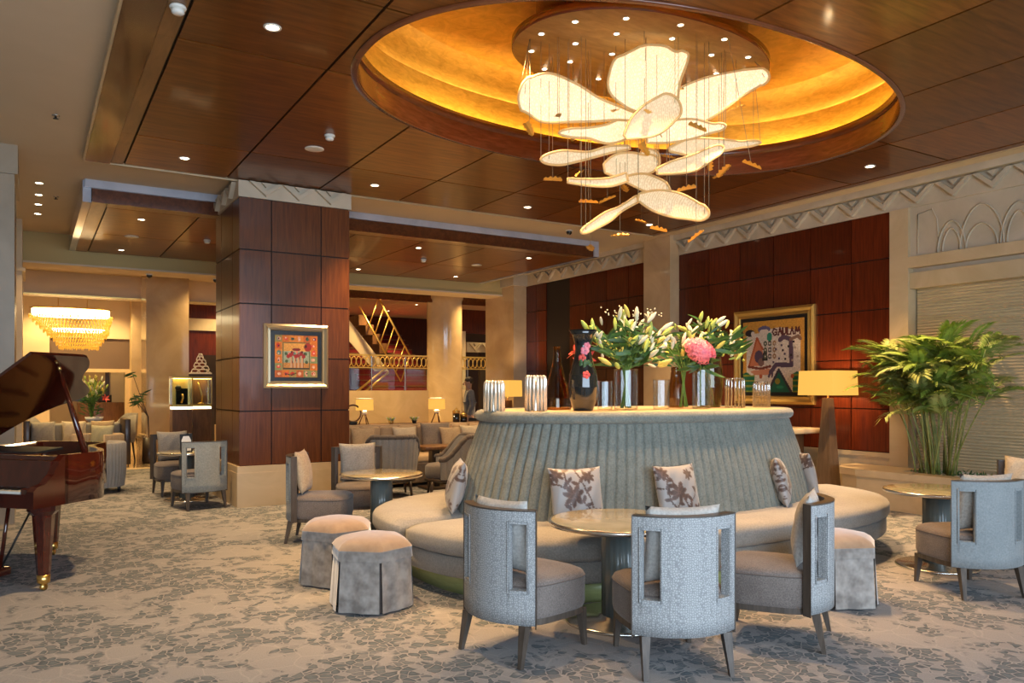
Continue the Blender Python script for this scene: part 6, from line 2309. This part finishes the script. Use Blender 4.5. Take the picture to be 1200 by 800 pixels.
# added fill downlights along the plaster field, to brighten the far lobby
for k_, (x, y, w) in enumerate(((0.6, 17.0, 260), (3.3, 17.0, 260), (6.0, 16.4, 240), (0.6, 20.9, 320), (2.0, 19.0, 260), (-1.5, 17.5, 260), (7.2, 16.6, 220),
                                (9.4, 16.8, 240), (7.6, 18.9, 200), (9.4, 20.5, 420), (9.4, 22.6, 420), (11.2, 17.9, 200), (4.2, 20.2, 200), (1.6, 23.9, 160), (1.7, 22.2, 260), (0.3, 22.3, 260))):
    downlight(x, y, 3.839, 'small added fill downlight in the plaster ceiling of the far lobby', 'added fill downlights of the far lobby ceiling', 0.05, w * 1.25, size=120, tint=(1.0, 0.68, 0.27))
# ---- one guest standing beyond the sofa ---------------------------------
pr = thing('person', 'person in a grey jacket standing beyond the sofa, right of the round column', 'person', (7.86, 14.5, 0), radians(70))


def skin_mesh(name, verts, edges, radii, mat, parent, levels=2):
    me = bpy.data.meshes.new(name)
    me.from_pydata(verts, edges, [])
    o = link(name, me, parent)
    me.materials.append(M[mat])
    md = o.modifiers.new('skin', 'SKIN')
    md.use_smooth_shade = True
    for v, r in zip(me.skin_vertices[0].data, radii):
        v.radius = r if isinstance(r, tuple) else (r, r)
    me.skin_vertices[0].data[0].use_root = True
    ss_ = o.modifiers.new('sub', 'SUBSURF')
    ss_.levels = ss_.render_levels = levels
    return o


bv_, be_, br_ = [], [], []
def jt(p, r, par=None):
    bv_.append(p)
    br_.append(r)
    if par is not None:
        be_.append((par, len(bv_) - 1))
    return len(bv_) - 1


pel = jt((0, 0, 0.90), (0.15, 0.11))
sp1 = jt((0, 0.0, 1.08), (0.125, 0.095), pel)
chs = jt((0, 0.0, 1.28), (0.16, 0.105), sp1)
nk = jt((0, 0.01, 1.42), 0.052, chs)
hd = jt((0, 0.02, 1.50), 0.066, nk)
hd2 = jt((0, 0.03, 1.58), (0.078, 0.092), hd)
jt((0, 0.03, 1.655), (0.06, 0.07), hd2)
for sg in (-1, 1):
    shd = jt((0.17 * sg, 0, 1.36), 0.058, chs)
    elb = jt((0.225 * sg, -0.02, 1.10), 0.043, shd)
    wr = jt((0.225 * sg, 0.07, 0.86), 0.028, elb)
    pal = jt((0.222 * sg, 0.09, 0.79), (0.018, 0.034), wr)
    for q in range(4):
        f1 = jt((0.222 * sg, 0.062 + 0.02 * q, 0.735), 0.009, pal)
        jt((0.216 * sg, 0.064 + 0.02 * q, 0.69 + 0.006 * abs(q - 1.5)), 0.007, f1)
    jt((0.20 * sg, 0.125, 0.765), 0.009, pal)
    hip = jt((0.09 * sg, 0, 0.84), 0.088, pel)
    kne = jt((0.095 * sg, 0.03 - 0.03 * sg, 0.47), 0.058, hip)
    ank = jt((0.10 * sg, -0.02 - 0.06 * sg, 0.09), 0.038, kne)
    jt((0.105 * sg, 0.12 - 0.06 * sg, 0.035), (0.042, 0.032), ank)
skin_mesh('body', bv_, be_, br_, 'skin', pr)
jv = [(0, 0, 1.02), (0, 0, 0.86), (0, 0, 1.16), (0, 0, 1.30), (0, 0.005, 1.41)]
je = [(0, 1), (0, 2), (2, 3), (3, 4)]
jr = [(0.165, 0.125), (0.175, 0.14), (0.15, 0.115), (0.178, 0.122), (0.075, 0.07)]
for sg in (-1, 1):
    n0 = len(jv)
    jv += [(0.18 * sg, 0, 1.37), (0.23 * sg, -0.02, 1.10), (0.23 * sg, 0.06, 0.89)]
    je += [(3, n0), (n0, n0 + 1), (n0 + 1, n0 + 2)]
    jr += [0.072, 0.056, 0.042]
skin_mesh('jacket', jv, je, jr, 'jacket', pr)
tv, te, tr = [(0, 0, 0.90)], [], [(0.16, 0.12)]
for sg in (-1, 1):
    n0 = len(tv)
    tv += [(0.09 * sg, 0, 0.80), (0.095 * sg, 0.03 - 0.03 * sg, 0.47), (0.10 * sg, -0.02 - 0.06 * sg, 0.10)]
    te += [(0, n0), (n0, n0 + 1), (n0 + 1, n0 + 2)]
    tr += [0.098, 0.072, 0.058]
skin_mesh('trousers', tv, te, tr, 'trousers', pr)
hm = MB().ball((0, 0.005, 1.615), (0.086, 0.098, 0.085), 16, 10)
hm.v = [(x, y, max(z, 1.585 if y > 0.03 else 1.535)) for x, y, z in hm.v]
hm.build('hair', 'hair', pr)
fc = MB()
for sg in (-1, 1):
    fc.ball((0.03 * sg, 0.108, 1.572), (0.011, 0.006, 0.007), 8, 6)
fc.build('eyes', 'black', pr)
MB().ball((0, 0.125, 1.545), (0.012, 0.02, 0.022), 8, 6).build('nose', 'skin', pr)
MB().ball((0, 0.108, 1.51), (0.025, 0.008, 0.007), 8, 6).build('mouth', 'red', pr)
for sg in (-1, 1):
    MB().ball((0.083 * sg, 0.02, 1.565), (0.01, 0.02, 0.03), 8, 6).build('ear', 'skin', pr)
